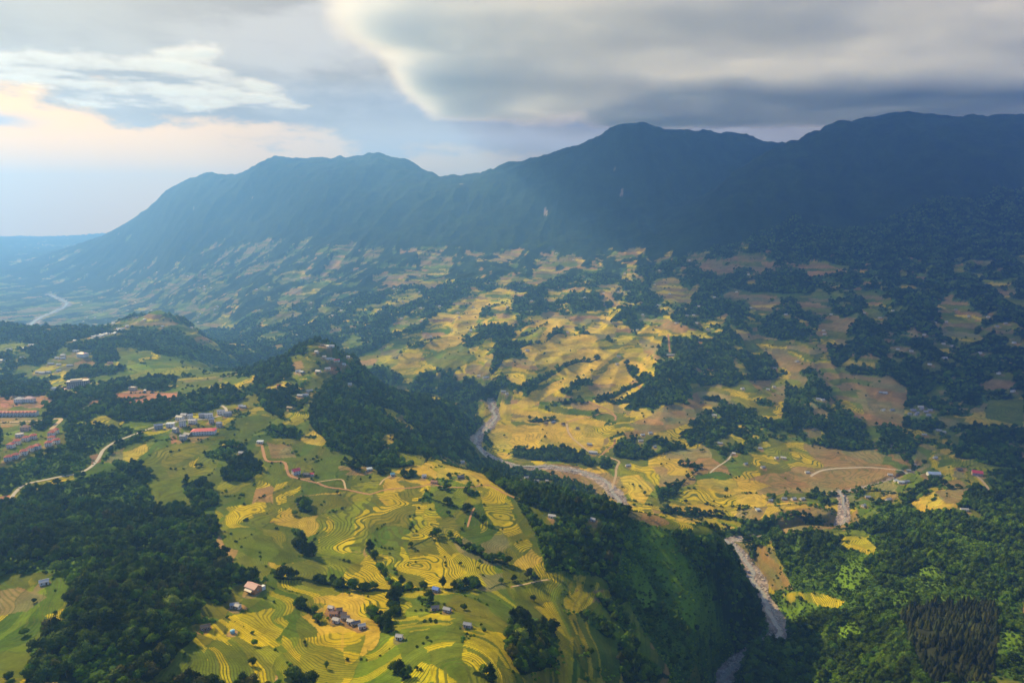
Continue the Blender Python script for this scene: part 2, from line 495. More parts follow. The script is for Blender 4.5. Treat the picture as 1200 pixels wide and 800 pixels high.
for t in SAMP.replace("\n", ";").split(";"):
    if t.strip():
        a = list(map(float, t.split()))
        x, y = hit(Z, a[0], a[1])
        sp.append([x / y * 1.6, math.log(y)] + a[2:])
sp = np.array(sp)
num = np.zeros((4,) + ZC.shape)
den = np.zeros(ZC.shape)
for a in sp:
    w = 1 / (((CS * 1.6 - a[0]) ** 2 + (CL_ - a[1]) ** 2) ** 1.6 + 4e-4)
    den += w
    for k in range(4):
        num[k] += w * a[2 + k]
num /= den
WOOD, GOLD, BROWN, GREEN = [np.clip(bicubic1(bicubic1(n, xs, 1), xl, 0), 0, 1) for n in num]
WOOD = WOOD * (1 - .5 * sstep(1900, 2500, YW) * (1 - sstep(5200, 6500, YW)))
WOOD = np.maximum(WOOD, sstep(-215, -90, Z + 60 * fbm(XW / 500, YW / 500, 2, 44)))          # the mountain sides are forest

# gullies carry the trees, spurs the fields
gul = -(spur * 0.35 + spur3 * .35) * midw + 0.9 * fbm(XW / 230 + warp / 300, YW / 300, 4, 55, .6) + 0.25 * (1 - midw) * fbm(XW / 60, YW / 60, 2, 58)
rank = np.argsort(np.argsort(gul.ravel()[::37])).astype(float)
q = np.sort(gul.ravel()[::37])
pct = np.interp(gul, q[::50], np.linspace(0, 1, len(q[::50])))
cls = np.zeros(Z.shape, np.int8)

# small plots that follow the contours
wx = XW + 26 * fbm(XW / 70, YW / 70, 2, 61)
wy = YW + 26 * fbm(XW / 70, YW / 70, 2, 63)
cell = 46 + 34 * midw + 40 * sstep(2600, 4500, YW)
zs = np.where(YW < 1400, 9.0, 12.0)
ia = np.floor(wx / np.where(YW < 1500, 62.0, np.where(YW < 2900, 85.0, 130.0)))
ib = np.floor((Z + 7 * fbm(XW / 90, YW / 90, 2, 66)) / zs + wy / 170)
r1, r2, r3 = hash01(ia, ib, 1), hash01(ia, ib, 2), hash01(ia, ib, 3)
tot = GOLD + BROWN + GREEN + 1e-3
g, b_ = GOLD / tot, BROWN / tot
fld = np.where(r1 < g * .75, CLS['Y'], np.where(r1 < g, CLS['A'], np.where(r1 < g + b_ * .8, CLS['B'], np.where(r1 < g + b_, CLS['O'],
               np.where(r2 < .45, CLS['G'], np.where(r2 < .8, CLS['O'], CLS['L']))))))
cls[:] = fld
edge = 0.05 * (r3 - .5)
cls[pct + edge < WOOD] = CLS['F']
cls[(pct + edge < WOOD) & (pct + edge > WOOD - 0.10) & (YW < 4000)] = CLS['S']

MAP = """
S 0 545 70 520 75 495 150 500 180 512 135 528 118 545 60 562 0 578
F 0 441 30 438 55 448 62 460 40 466 0 466
F 45 470 72 460 95 472 92 490 60 492 42 487
F 112 470 150 472 215 464 262 455 288 466 262 477 215 487 180 494 140 492 112 482
F 300 412 345 404 372 401 390 412 396 438 372 452 352 480 330 488 308 480 302 455
F 395 430 430 440 480 462 540 484 566 492 548 520 545 540 520 527 500 542 470 547 430 548 400 533 385 520 366 500 362 480 376 452
G 130 404 175 395 205 408 235 420 262 428 240 440 190 436 140 430
L 150 422 180 431 225 430 238 433 200 441 150 436
S 118 402 150 388 180 380 210 388 235 405 262 416 262 426 225 424 180 412 140 408
G 160 540 200 500 260 510 300 520 305 560 290 600 245 622 200 600 170 570
O 180 525 225 518 260 530 248 555 200 560
G 300 520 340 512 400 530 440 552 430 575 340 580 300 560
B 312 518 340 520 345 535 318 536
S 0 590 60 568 140 548 165 560 190 600 245 615 250 640 235 650 290 665 318 690 250 710 235 680 60 690 0 660
F 0 585 60 570 105 590 160 600 185 640 60 660 0 650
F 150 600 200 590 262 610 248 640 275 660 215 655 165 640
F 80 680 140 655 230 660 290 672 322 690 290 712 235 700 232 740 190 770 150 800 30 800 40 760 60 730 85 700
G 0 672 60 670 85 682 80 700 55 730 40 765 28 800 0 800
B 0 690 30 688 55 700 30 716 0 720
Y 52 722 84 708 86 716 62 738
O 175 800 230 745 300 735 330 760 320 800
Y 232 742 262 722 318 712 340 728 318 755 275 758
Y 250 598 300 588 332 590 330 606 300 618 252 622
G 252 622 320 612 355 620 372 650 330 665 320 660 262 640
Y 320 662 370 654 384 668 360 676 322 674
Y 318 580 325 566 345 562 353 570 335 588 320 590
O 335 580 440 578 455 595 380 602 345 606
Y 372 622 385 604 450 592 500 600 520 622 500 632 450 622 432 636 425 645 400 650 376 645
Y 442 578 480 574 498 596 510 612 500 620 470 606
G 432 618 452 612 458 630 446 642 430 636
L 372 652 425 646 430 660 405 670 385 664
Y 414 668 430 650 458 686 430 690
Y 444 648 458 632 490 650 500 668 470 684 458 682
Y 490 620 515 618 535 645 560 658 592 664 588 672 560 672 572 686 545 688 510 682 488 662 520 652
O 470 632 510 632 516 650 480 652
G 505 575 560 570 590 590 600 612 560 640 530 620 512 600
L 500 572 540 562 575 572 560 592 520 590
A 505 558 538 538 562 553 576 565 570 571 550 568 530 563
Y 560 575 590 580 612 610 628 636 610 646 585 620 570 600
G 590 580 640 585 655 600 640 640 625 640 605 612
A 368 698 425 696 430 706 395 710 370 704
O 480 700 600 690 640 690 650 720 620 750 560 735 500 740
Y 466 728 525 716 530 730 500 742 470 740
Y 355 746 402 740 400 770 388 776 360 768
L 345 745 300 760 340 800 440 800 430 770
Y 405 740 428 744 420 770 408 786 404 766
Y 430 760 460 762 455 800 430 800
O 460 740 540 735 560 760 540 790 480 790
Y 480 772 520 784 535 800 486 800
Y 545 742 585 760 582 790 560 786 540 772
L 590 680 640 676 660 690 650 705 600 700
Y 625 710 660 700 680 690 700 698 692 712 670 720 672 770 668 800 655 800 645 760 650 735
G 672 676 712 672 714 690 690 696 674 690
G 670 720 700 705 722 720 735 752 725 790 690 800 672 790
A 600 662 612 650 622 642 635 655 620 668
F 600 720 640 725 655 750 650 780 610 790 590 760
S 625 620 660 600 720 606 735 620 715 650 710 670 672 668 640 672
F 545 536 600 545 640 556 690 572 738 600 730 618 700 610 640 600 600 585
F 640 606 690 602 735 620 720 668 742 700 720 712 712 680 668 672 638 662
F 700 700 720 706 745 740 750 770 790 800 730 800 722 760 735 745
S 735 605 780 620 850 640 895 712 905 745 850 800 790 800 745 720 722 680
F 790 625 845 645 890 705 900 745 870 770 850 720 825 680
S 905 700 880 760 850 800 1200 800 1200 620 1080 590 1030 600 1010 640 930 640
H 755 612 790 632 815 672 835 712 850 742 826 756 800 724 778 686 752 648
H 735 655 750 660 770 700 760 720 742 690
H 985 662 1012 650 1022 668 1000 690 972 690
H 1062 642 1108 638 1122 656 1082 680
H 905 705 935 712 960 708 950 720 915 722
F 875 765 960 720 1030 715 1060 730 1080 800 860 800
C 1052 722 1075 708 1165 708 1172 740 1160 800 1090 800
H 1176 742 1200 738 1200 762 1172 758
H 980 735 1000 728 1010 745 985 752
F 900 630 950 622 985 632 960 660 920 665
F 1010 660 1060 625 1120 650 1130 680 1090 660 1040 690
F 1010 622 1100 596 1200 610 1200 640 1120 630 1060 640
F 1120 660 1200 650 1200 705 1150 700
Y 984 628 1010 628 1028 640 1022 650 985 640
B 940 604 1002 598 1005 614 925 626 905 618
B 860 632 905 640 918 668 930 690 905 690 885 660
Y 918 695 960 695 990 704 980 712 925 708
A 600 388 640 372 668 376 640 396 606 402
A 606 410 660 392 702 396 680 413 628 426
A 640 427 690 408 728 412 700 433 648 442
A 690 446 740 418 772 424 730 452
A 602 474 640 452 690 432 692 446 640 464 612 480
A 530 380 556 352 572 356 548 390 528 402
A 500 408 525 392 545 396 520 416
O 500 420 540 404 560 420 520 440
A 568 512 585 500 640 496 700 492 712 500 706 525 660 530 580 526
A 590 492 640 485 690 490 660 498
Y 690 500 740 495 745 505 710 512
B 740 498 780 478 815 474 830 484 790 505 755 510
F 600 526 640 524 705 530 690 548 640 540 600 536
F 720 520 760 508 790 520 812 500 845 488 872 505 870 525 830 518 790 530 745 540 720 535
F 918 450 960 462 990 480 1015 500 1030 528 985 528 945 515 915 492
F 970 400 1020 410 1075 425 1100 440 1075 480 1060 470 1040 440 1000 440 975 425
F 790 405 850 412 900 415 920 440 860 450 820 455 800 430
F 1110 420 1150 400 1200 380 1200 460 1150 460 1110 460
F 1035 490 1080 480 1110 500 1080 520 1060 540 1035 515
F 1130 510 1200 500 1200 550 1160 545 1120 535
B 1005 460 1040 442 1062 455 1055 500 1020 500
O 1160 470 1200 465 1200 500 1155 490
A 1065 590 1100 572 1130 578 1120 600 1080 600
B 1095 575 1135 572 1125 590 1110 590
A 728 560 752 556 765 575 755 590 742 585
B 870 560 940 550 1000 556 960 575 890 580
A 815 565 870 558 905 570 870 578 820 576
A 790 592 838 594 838 606 800 612 785 602
A 900 590 960 588 1000 596 930 606 890 606
F 788 570 815 555 822 548 805 560 792 585 775 592 768 575
B 905 600 960 592 985 600 950 612 910 616
E 139 460 175 457 213 460 208 468 160 473 138 469
E 0 465 50 463 66 469 48 478 0 476
E 105 472 118 468 120 474 108 477
E 72 452 80 462 112 450 116 445 95 458 85 464
E 105 534 115 532 118 542 108 545
E 198 508 205 505 208 518 200 520
B 0 488 44 489 44 498 0 500
O 0 500 48 505 72 500 75 520 60 530 40 535 10 545 0 545
E 0 582 12 580 14 588 0 590
B 415 548 432 546 430 556 404 558
B 398 546 420 545 418 552 400 552
A 306 456 336 446 360 442 372 447 352 456 330 453 312 463
Y 332 486 356 478 367 490 345 498 331 496
O 330 447 390 440 388 448 366 456
A 448 511 462 508 468 520 456 526 448 520
L 462 528 500 535 495 546 470 541
O 338 418 352 414 372 428 372 440 350 438
B 344 424 354 420 358 430 346 432
L 600 400 620 382 640 384 625 402
E 385 428 402 424 405 432 396 440 384 436
O 440 445 475 455 470 460 440 452
"""
SCARS = "637 243 640 243 642 252 638 252;728 221 731 221 730 230 726 230"
CL_STROKE = """
D 430 642 445 662 459 686 w 4
F 325 676 350 677 378 682 420 690 470 692 w 9
F 470 688 500 690 545 690 560 685 w 10
D 575 688 600 682 630 676 w 4
F 405 545 430 552 470 556 500 560 520 572 w 9
D 480 640 520 625 w 3
F 255 532 270 528 288 548 278 558 w 26
F 226 568 240 590 w 20
F 160 552 175 560 w 10
F 140 540 160 552 w 12
F 352 640 362 648 w 14
F 355 590 358 596 w 14
F 345 620 352 632 w 6
F 350 708 372 720 380 730 w 10
F 435 718 450 728 455 738 w 14
F 462 700 466 720 w 12
F 495 702 510 712 w 12
F 620 745 640 760 w 18
F 690 725 705 735 w 22
F 505 585 550 600 565 612 w 5
F 530 632 560 650 590 660 w 8
F 545 640 560 648 w 12
F 548 575 556 580 w 10
F 530 560 542 558 w 8
F 612 590 640 640 w 10
F 560 790 575 795 w 10
F 465 786 478 792 w 9
F 340 795 360 800 w 12
F 590 470 610 455 640 440 660 430 w 5
F 620 450 660 432 700 420 w 5
F 700 470 740 455 770 440 790 425 w 7
F 740 430 760 445 w 9
F 640 478 680 474 w 6
F 620 492 650 494 w 4
F 560 450 580 430 590 400 w 10
F 830 510 850 520 w 8
F 830 470 880 480 w 6
F 800 545 820 550 w 6
F 780 600 850 606 900 612 w 8
F 900 585 1000 578 1040 575 w 5
F 955 575 968 590 w 6
F 1010 580 1050 590 1100 560 w 10
F 830 618 900 622 960 615 w 6
D 610 395 640 380 w 3
"""
jit = np.clip(YW / F * np.where(YW < 1400, 5, 8.5), 2.5, 60)
JX = XW + jit * fbm(XW / (jit * 5), YW / (jit * 5), 3, 71)
JY = YW + 1.6 * jit * fbm(XW / (jit * 5), YW / (jit * 5), 3, 73)
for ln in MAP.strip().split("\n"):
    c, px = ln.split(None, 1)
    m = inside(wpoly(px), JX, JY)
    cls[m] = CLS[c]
# single terraces ripen at their own time: short strips along the contour
ia2 = np.floor((wx + 9 * fbm(XW / 20, YW / 20, 1, 64)) / np.where(YW < 1450, 34.0, 60.0))
ib2 = np.floor((Z + 7 * fbm(XW / 90, YW / 90, 2, 66)) / np.where(YW < 1450, 2.6, 5.0) + .4 * hash01(ia2, 0, 31))
h21, h22, h23 = hash01(ia2, ib2, 21), hash01(ia2, ib2, 22), hash01(ia2, ib2, 23)
mixp = (cls == 6) & (h21 > .70)
cls[mixp] = np.where(h22 > .62, CLS['O'], CLS['L'])[mixp]
mixp = ((cls == 3) | (cls == 4) | (cls == 5)) & (h21 > .82) & (YW < 4500)
cls[mixp] = np.where(h22 > .75, CLS['Y'], np.where(h22 > .35, CLS['L'], CLS['O']))[mixp]
for ln in CL_STROKE.strip().split("\n"):
    c, px = ln.split(None, 1)
    px, w = px.split(" w ")
    a = np.array(list(map(float, px.split()))).reshape(-1, 2)
    h_ = np.array([hit(Z, *p) for p in a])
    wd = float(w) / F * np.hypot(h_[:, 0], h_[:, 1]).mean() * .62
    if len(h_) < 2:
        continue
    line = smooth_line(h_, 5.0) if len(h_) > 2 else np.linspace(h_[0], h_[1], 24)
    D_, _, _ = dist_line(line, JX, JY, wd * 2)
    cls[D_ < wd] = CLS[c]
for px in SCARS.split(';'):
    cls[inside(wpoly(px), XW, YW)] = 12
isf0 = (cls >= 3) & (cls <= 9)
cls[(ROADD < 1.6) & ((cls == 1) | (cls == 2) | (cls == 10))] = CLS['G']
cls[(ROADD < .55)] = CLS['E']
cls[(PAD < 1.35) & ((cls == 1) | (cls == 2) | (cls == 10) | (cls == 11))] = CLS['O']
cls[(PAD < .62)] = CLS['B']
cls[isf0 & (spur3 < -.42 + .25 * fbm(XW / 160, YW / 160, 2, 181)) & (YW > 1500) & (YW < 4800) & (PAD > 1.5) & (ROADD > 2)] = CLS['F']
bed = (RD < 1) | (TD < 1) | (FD < 1)
cls[bed] = 12

# gaps in the woods: small clearings and scrubby patches
gap = fbm(XW / 45, YW / 60, 3, 83)
cls[(cls == 1) & (gap > 0.22) & (YW < 1500)] = CLS['S']
gm = fbm(XW / 95, YW / 150, 4, 85, .6)
cls = np.where((cls == 1) & (gm > .20) & (YW >= 1450) & (Z < -170) & (YW < 6000), np.where(gm > .25, fld, CLS['S']), cls)
gap2 = fbm(XW / 26, YW / 34, 2, 87)

#%%COLOUR
PAL = {1: (.012, .024, .007), 2: (.045, .090, .010), 3: (.082, .118, .008), 4: (.120, .136, .012), 5: (.165, .185, .010), 6: (.40, .315, .010),  # forest ground is darkened to include the canopy's self-shadowing
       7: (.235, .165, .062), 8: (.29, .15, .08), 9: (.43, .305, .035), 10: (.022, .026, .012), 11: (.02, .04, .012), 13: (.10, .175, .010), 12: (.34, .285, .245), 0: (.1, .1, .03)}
lut = np.array([PAL[k] for k in range(14)])
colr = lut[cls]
tint = (0.82 + 0.36 * r3) * (.86 + .28 * h23)
tone = fbm(XW / 34, YW / 34, 3, 101)
soil = fbm(XW / 11, YW / 11, 2, 105)
colr = colr * (tint + 0.28 * tone + 0.16 * soil)[..., None]
isfield = (cls >= 3) & (cls <= 9)
ripe = (cls == 6) | (cls == 9)
hue = (hash01(ia, ib, 7) - .5 + .55 * fbm(XW / 60, YW / 60, 2, 111))
colr[..., 0] *= np.where(ripe, 1 + 0.30 * np.minimum(hue, .35), np.where(isfield, 1 + 0.45 * hue, 1))
colr[..., 1] *= np.where(ripe, 1 + 0.10 * hue, 1)
# scrub: mottled grass and bush
mot = sstep(-.05, .35, fbm(XW / 24, YW / 30, 3, 121))[..., None]
sc = (cls == 2)[..., None]
colr = np.where(sc, colr * (1 - mot) + np.array([.085, .145, .014]) * mot, colr)
# bright grass class; on the gorge hill its colour paints the crest as sunlit
stp = {1: 0, 2: 0, 3: .75, 4: .95, 5: .85, 6: 1.0, 7: .5, 8: 0, 9: .45, 10: 0, 11: 0, 12: 0, 13: 0, 0: 0}
sw = np.array([stp[k] for k in range(14)])[cls] * (0.65 + 0.35 * (r2 > .25)) * (1 - sstep(2000, 3600, YW)) * sstep(1.0, 1.5, PAD) * sstep(.8, 1.6, ROADD)
stepv = (0.50 + 0.60 * hash01(ia, np.floor(ib / 3.0), 9)) * np.where(YW < 1400, 1.0, 2.2)
zq = Z + 7 * fbm(XW / 90, YW / 90, 2, 66)
HT_ = (zq - zs * np.floor(zq / zs) + 0.35 * fbm(XW / 18, YW / 18, 2, 131)) / stepv
jmp = np.zeros(Z.shape, bool)
jmp[1:] |= np.abs(np.diff(HT_, axis=0)) > 1.1
jmp[:-1] |= np.abs(np.diff(HT_, axis=0)) > 1.1
jmp[:, 1:] |= np.abs(np.diff(HT_, axis=1)) > 1.1
sw = np.where(jmp, 0, sw)
colr = np.where((jmp & isfield & (YW < 1700))[..., None], colr * .55 + np.array([.05, .07, .014]) * .45, colr)
fr = HT_ - np.floor(HT_)
zst = (np.floor(HT_) + sstep(0.62, 1.0, fr)) * stepv
Z = Z + (zst - HT_ * stepv) * np.where(YW < 1400, .85, 0) * (sw > .2)
# tree-covered slopes too far for single trees: a canopy relief
can = fbm(XW / 16, YW / 16, 2, 141) * 5 + fbm(XW / 38, YW / 38, 2, 143) * 7
Z = Z + np.where((cls == 1), .9 * can * sstep(2600, 3900, YW), 0)
bn = fbm(XW / 20, YW / 20, 3, 171)[..., None]
colr = np.where((cls == 12)[..., None], colr * (.85 + 1.1 * bn) * np.array([1, .93, .88]), colr)
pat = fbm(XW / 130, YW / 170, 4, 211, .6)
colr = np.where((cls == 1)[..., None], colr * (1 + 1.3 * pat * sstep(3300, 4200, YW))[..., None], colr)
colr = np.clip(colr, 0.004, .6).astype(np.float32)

#%%MESH
# ------------------------------------------------------------------ materials
def new_mat(name):
    m = bpy.data.materials.new(name)
    m.use_nodes = True
    nt = m.node_tree
    return m, nt, nt.nodes["Principled BSDF"]


def N(nt, typ, **kw):
    n = nt.nodes.new(typ)
    for k, v in kw.items():
        if k.startswith("_"):
            n.inputs[k[1:].replace("_", " ")].default_value = v
        else:
            setattr(n, k, v)
    return n


def mth(nt, op, a, b=None, c=None, clamp=False):
    n = nt.nodes.new("ShaderNodeMath")
    n.operation = op
    n.use_clamp = clamp
    for i, v in enumerate((a, b, c)):
        if v is None:
            continue
        if isinstance(v, (int, float)):
            n.inputs[i].default_value = v
        else:
            nt.links.new(v, n.inputs[i])
    return n.outputs[0]


def mixc(nt, fac, a, b, mode='MIX'):
    n = nt.nodes.new("ShaderNodeMix")
    n.data_type = 'RGBA'
    n.blend_type = mode
    for i, v in ((0, fac), (6, a), (7, b)):
        if isinstance(v, (int, float)):
            n.inputs[i].default_value = v
        elif isinstance(v, tuple):
            n.inputs[i].default_value = v + (1,) if len(v) == 3 else v
        else:
            nt.links.new(v, n.inputs[i])
    return n.outputs[2]


def ramp(nt, fac, lo, hi):
    n = nt.nodes.new("ShaderNodeMapRange")
    n.interpolation_type = 'SMOOTHSTEP'
    nt.links.new(fac, n.inputs[0])
    n.inputs[1].default_value, n.inputs[2].default_value = lo, hi
    return n.outputs[0]


def noise(nt, vec, scale, detail=3.0, rough=.55):
    n = N(nt, "ShaderNodeTexNoise", _Scale=scale, _Detail=detail, _Roughness=rough)
    nt.links.new(vec, n.inputs["Vector"])
    return n.outputs["Fac"]


def plain(name, col, rough=.8, var=.18, scale=.8, spec=.2):
    """flat paint, plaster, tile or timber with a little weathering"""
    m, nt, b = new_mat(name)
    tc = N(nt, "ShaderNodeTexCoord")
    f = noise(nt, tc.outputs["Object"], scale, 4.0)
    oi = N(nt, "ShaderNodeObjectInfo")
    v = mth(nt, 'MULTIPLY_ADD', f, 2 * var, 1 - var)
    v = mth(nt, 'MULTIPLY', v, mth(nt, 'MULTIPLY_ADD', oi.outputs["Random"], .16, .92))
    vec = N(nt, "ShaderNodeVectorMath", operation='SCALE')
    vec.inputs[0].default_value = col
    nt.links.new(v, vec.inputs["Scale"])
    nt.links.new(vec.outputs[0], b.inputs["Base Color"])
    b.inputs["Roughness"].default_value = rough
    b.inputs["Specular IOR Level"].default_value = spec
    return m


def ground_material(name, striped, rough_scale=.22, rough_dist=1.6):
    m, nt, b = new_mat(name)
    at = N(nt, "ShaderNodeAttribute", attribute_name="cover")
    geo = N(nt, "ShaderNodeNewGeometry")
    pos = geo.outputs["Position"]
    f1 = noise(nt, pos, .35, 4.0, .6)
    f2 = noise(nt, pos, .07, 3.0)
    v = mth(nt, 'ADD', mth(nt, 'MULTIPLY_ADD', f1, .7, .65), mth(nt, 'MULTIPLY_ADD', f2, .5, -.25))
    colo = at.outputs["Color"]
    if striped:
        h = N(nt, "ShaderNodeAttribute", attribute_name="terrace")
        w = N(nt, "ShaderNodeAttribute", attribute_name="stripe")
        fr_ = mth(nt, 'FRACT', h.outputs["Fac"])
        rise = mth(nt, 'MULTIPLY', mth(nt, 'MULTIPLY', ramp(nt, fr_, .52, .74), mth(nt, 'SUBTRACT', 1.0, ramp(nt, fr_, .93, 1.0))), mth(nt, 'MULTIPLY_ADD', noise(nt, pos, .03, 3.0), .8, .58))
        bank = mixc(nt, noise(nt, pos, .05), (.055, .095, .010), (.12, .11, .022))
        colo = mixc(nt, mth(nt, 'MULTIPLY', rise, w.outputs["Fac"], clamp=True), colo, bank)
    sc_ = N(nt, "ShaderNodeVectorMath", operation='SCALE')
    nt.links.new(colo, sc_.inputs[0])
    nt.links.new(v, sc_.inputs["Scale"])
    nt.links.new(sc_.outputs[0], b.inputs["Base Color"])
    b.inputs["Roughness"].default_value = .95
    b.inputs["Specular IOR Level"].default_value = .02
    bp = N(nt, "ShaderNodeBump", _Strength=.55, _Distance=rough_dist)
    nt.links.new(noise(nt, pos, rough_scale, 5.0, .65), bp.inputs["Height"])
    nt.links.new(bp.outputs[0], b.inputs["Normal"])
    return m


def link(name, me, mats, parent=None):
    o = bpy.data.objects.new(name, me)
    for m in mats if isinstance(mats, (list, tuple)) else [mats]:
        if not me.materials or m.name not in me.materials:
            me.materials.append(m)
    COL.objects.link(o)
    if parent is not None:
        o.parent = parent
    return o


def tag(o, label=None, cat=None, group=None, kind=None):
    for k, v in (("label", label), ("category", cat), ("group", group), ("kind", kind)):
        if v:
            o[k] = v
    return o


def empty(name, loc, rz=0.0, sc=1.0):
    o = bpy.data.objects.new(name, None)
    o.location = loc
    o.rotation_euler = (0, 0, rz)
    o.scale = (sc, sc, sc)
    COL.objects.link(o)
    return o


def sheet(name, facemask, mat):
    """ground mesh from the faces of the relief grid picked by facemask"""
    r, c = np.nonzero(facemask)
    a = r * NS + c
    quads = np.stack([a, a + 1, a + NS + 1, a + NS], 1)
    used, inv = np.unique(quads.ravel(), return_inverse=True)
    co = np.stack([XW.ravel()[used], YW.ravel()[used], Z.ravel()[used]], 1).astype(np.float32)
    me = bpy.data.meshes.new(name)
    me.vertices.add(len(used))
    me.vertices.foreach_set("co", co.ravel())
    n = len(quads)
    me.loops.add(n * 4)
    me.loops.foreach_set("vertex_index", inv.astype(np.int32).ravel())
    me.polygons.add(n)
    me.polygons.foreach_set("loop_start", np.arange(0, n * 4, 4, dtype=np.int32))
    me.polygons.foreach_set("use_smooth", np.ones(n, bool))
    ca_ = me.attributes.new("cover", 'FLOAT_COLOR', 'POINT')
    rgba = np.concatenate([colr.reshape(-1, 3)[used], np.ones((len(used), 1), np.float32)], 1)
    ca_.data.foreach_set("color", rgba.ravel())
    for nm, arr in (("terrace", HT_), ("stripe", sw)):
        at = me.attributes.new(nm, 'FLOAT', 'POINT')
        at.data.foreach_set("value", arr.ravel()[used].astype(np.float32))
    me.update(calc_edges=True)
    return link(name, me, mat)


M_GROUND = ground_material("ground_cover", False)
M_FIELD = ground_material("terraced_field", True)
fm = isfield[:-1, :-1] & (YW[:-1, :-1] < 5200)
far = (YW[:-1, :-1] > 8700)
mtn = (Z[:-1, :-1] > -260) & (YW[:-1, :-1] > 2600) & ~far
bedf = bed[:-1, :-1]
o = sheet("rice_fields", fm & ~bedf & ~mtn, M_FIELD)
tag(o, "yellow, green and brown terraced rice fields stepping down the valley sides", "rice field", kind="stuff")
tag(sheet("distant_hills", far & ~bedf, M_GROUND), kind="structure")
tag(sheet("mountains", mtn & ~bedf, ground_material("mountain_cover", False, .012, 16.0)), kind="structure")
tag(sheet("riverbed", bedf, M_GROUND), kind="structure")
tag(sheet("terrain", ~fm & ~far & ~mtn & ~bedf, M_GROUND), kind="structure")
#%%TREES
# ------------------------------------------------------------------ plants
def leaf_material(name, col, var=.5):
    m, nt, b = new_mat(name)
    oi = N(nt, "ShaderNodeObjectInfo")
    tc_ = N(nt, "ShaderNodeTexCoord")
    n1 = noise(nt, tc_.outputs["Object"], 1.1, 3.0)
    stand = noise(nt, oi.outputs["Location"], .014, 4.0, .65)
    v0_ = mth(nt, 'MULTIPLY', mth(nt, 'MULTIPLY_ADD', oi.outputs["Random"], 2 * var, 1 - var), mth(nt, 'MULTIPLY_ADD', ramp(nt, stand, .36, .66), 1.15, .5))
    v = mth(nt, 'MULTIPLY', v0_, mth(nt, 'MULTIPLY_ADD', n1, 1.1, .45))
    warmc = mixc(nt, mth(nt, 'FRACT', mth(nt, 'MULTIPLY', oi.outputs["Random"], 7.31)), col, (col[0] * 2.3, col[1] * 1.6, col[2] * .9))
    sc_ = N(nt, "ShaderNodeVectorMath", operation='SCALE')
    nt.links.new(warmc, sc_.inputs[0])
    nt.links.new(v, sc_.inputs["Scale"])
    nt.links.new(sc_.outputs[0], b.inputs["Base Color"])
    b.inputs["Roughness"].default_value = .8
    b.inputs["Specular IOR Level"].default_value = .03
    return m


M_BARK = plain("bark", (.09, .07, .05), .9, .3, 3.0)
LEAF = {'dark green': leaf_material("leaf_dark", (.018, .038, .006), .35), 'mid green': leaf_material("leaf_mid", (.034, .062, .008), .3),
        'pale green': leaf_material("leaf_pale", (.055, .095, .017), .25), 'olive green': leaf_material("leaf_olive", (.050, .062, .014), .25)}
M_WOODS = leaf_material("leaf_woods", (.034, .076, .004), .6)
M_SCRUB = leaf_material("leaf_scrub", (.050, .110, .006), .5)
M_PINE = leaf_material("needle_brown", (.019, .029, .010), .4)


def mesh_from(name, V, Fc, mats, midx=None, smooth=False):
    me = bpy.data.meshes.new(name)
    me.from_pydata([tuple(map(float, v)) for v in V], [], Fc)
    for m in mats:
        me.materials.append(m)
    if midx:
        me.polygons.foreach_set("material_index", midx)
    if smooth:
        me.polygons.foreach_set("use_smooth", [True] * len(Fc))
    me.update()
    return me


def crown_geo(r, h, rx, nb, nl, leaf, seed):
    """lumpy crown: several bough clumps, each a shell of small leaf sprays round a rough core"""
    g = np.random.default_rng(seed)
    V, Fc = [], []
    base = h * .28
    for k in range(nb):
        if k == 0:
            c = np.array([0, 0, h * .72])
            cr = np.array([rx * .62, rx * .62, h * .27])
        else:
            a = k * 2.399 + g.uniform(-.3, .3)
            rr = rx * g.uniform(.42, .62)
            c = np.array([math.cos(a) * rr, math.sin(a) * rr, h * g.uniform(.42, .66)])
            q = rx * g.uniform(.40, .56)
            cr = np.array([q, q, q * g.uniform(.7, .95)])
        # rough core
        n0 = len(V)
        rings = [(-.9, .35), (-.35, .85), (.25, .88), (.75, .55)]
        for zz, rad in rings:
            for j in range(7):
                a = j / 7 * 2 * PI + zz
                w = g.uniform(.72, .98)
                V.append(c + cr * np.array([math.cos(a) * rad * w, math.sin(a) * rad * w, zz * .85]))
        V.append(c + cr * np.array([0, 0, .92]))
        for q in range(3):
            for j in range(7):
                Fc.append((n0 + q * 7 + j, n0 + q * 7 + (j + 1) % 7, n0 + q * 7 + 7 + (j + 1) % 7, n0 + q * 7 + 7 + j))
        for j in range(7):
            Fc.append((n0 + 21 + j, n0 + 21 + (j + 1) % 7, n0 + 28))
        Fc.append(tuple(n0 + 6 - j for j in range(7)))
        for j in range(nl):
            d = g.normal(size=3)
            d[2] = abs(d[2]) * .9 - .25
            d /= np.linalg.norm(d)
            p = c + cr * d * g.uniform(.86, 1.16)
            nrm = d + g.normal(size=3) * .55
            nrm /= np.linalg.norm(nrm)
            t = np.cross(nrm, g.normal(size=3))
            t /= np.linalg.norm(t) + 1e-9
            b2 = np.cross(nrm, t)
            s1, s2 = leaf * g.uniform(.6, 1.25), leaf * g.uniform(.5, 1.0)
            n1 = len(V)
            V += [p - t * s1, p + b2 * s2 * .8 - nrm * .12 * leaf, p + t * s1, p - b2 * s2 + nrm * .1 * leaf, p + nrm * .25 * leaf]
            Fc += [(n1, n1 + 3, n1 + 4), (n1 + 3, n1 + 2, n1 + 4), (n1 + 2, n1 + 1, n1 + 4), (n1 + 1, n1, n1 + 4)]
    return V, Fc


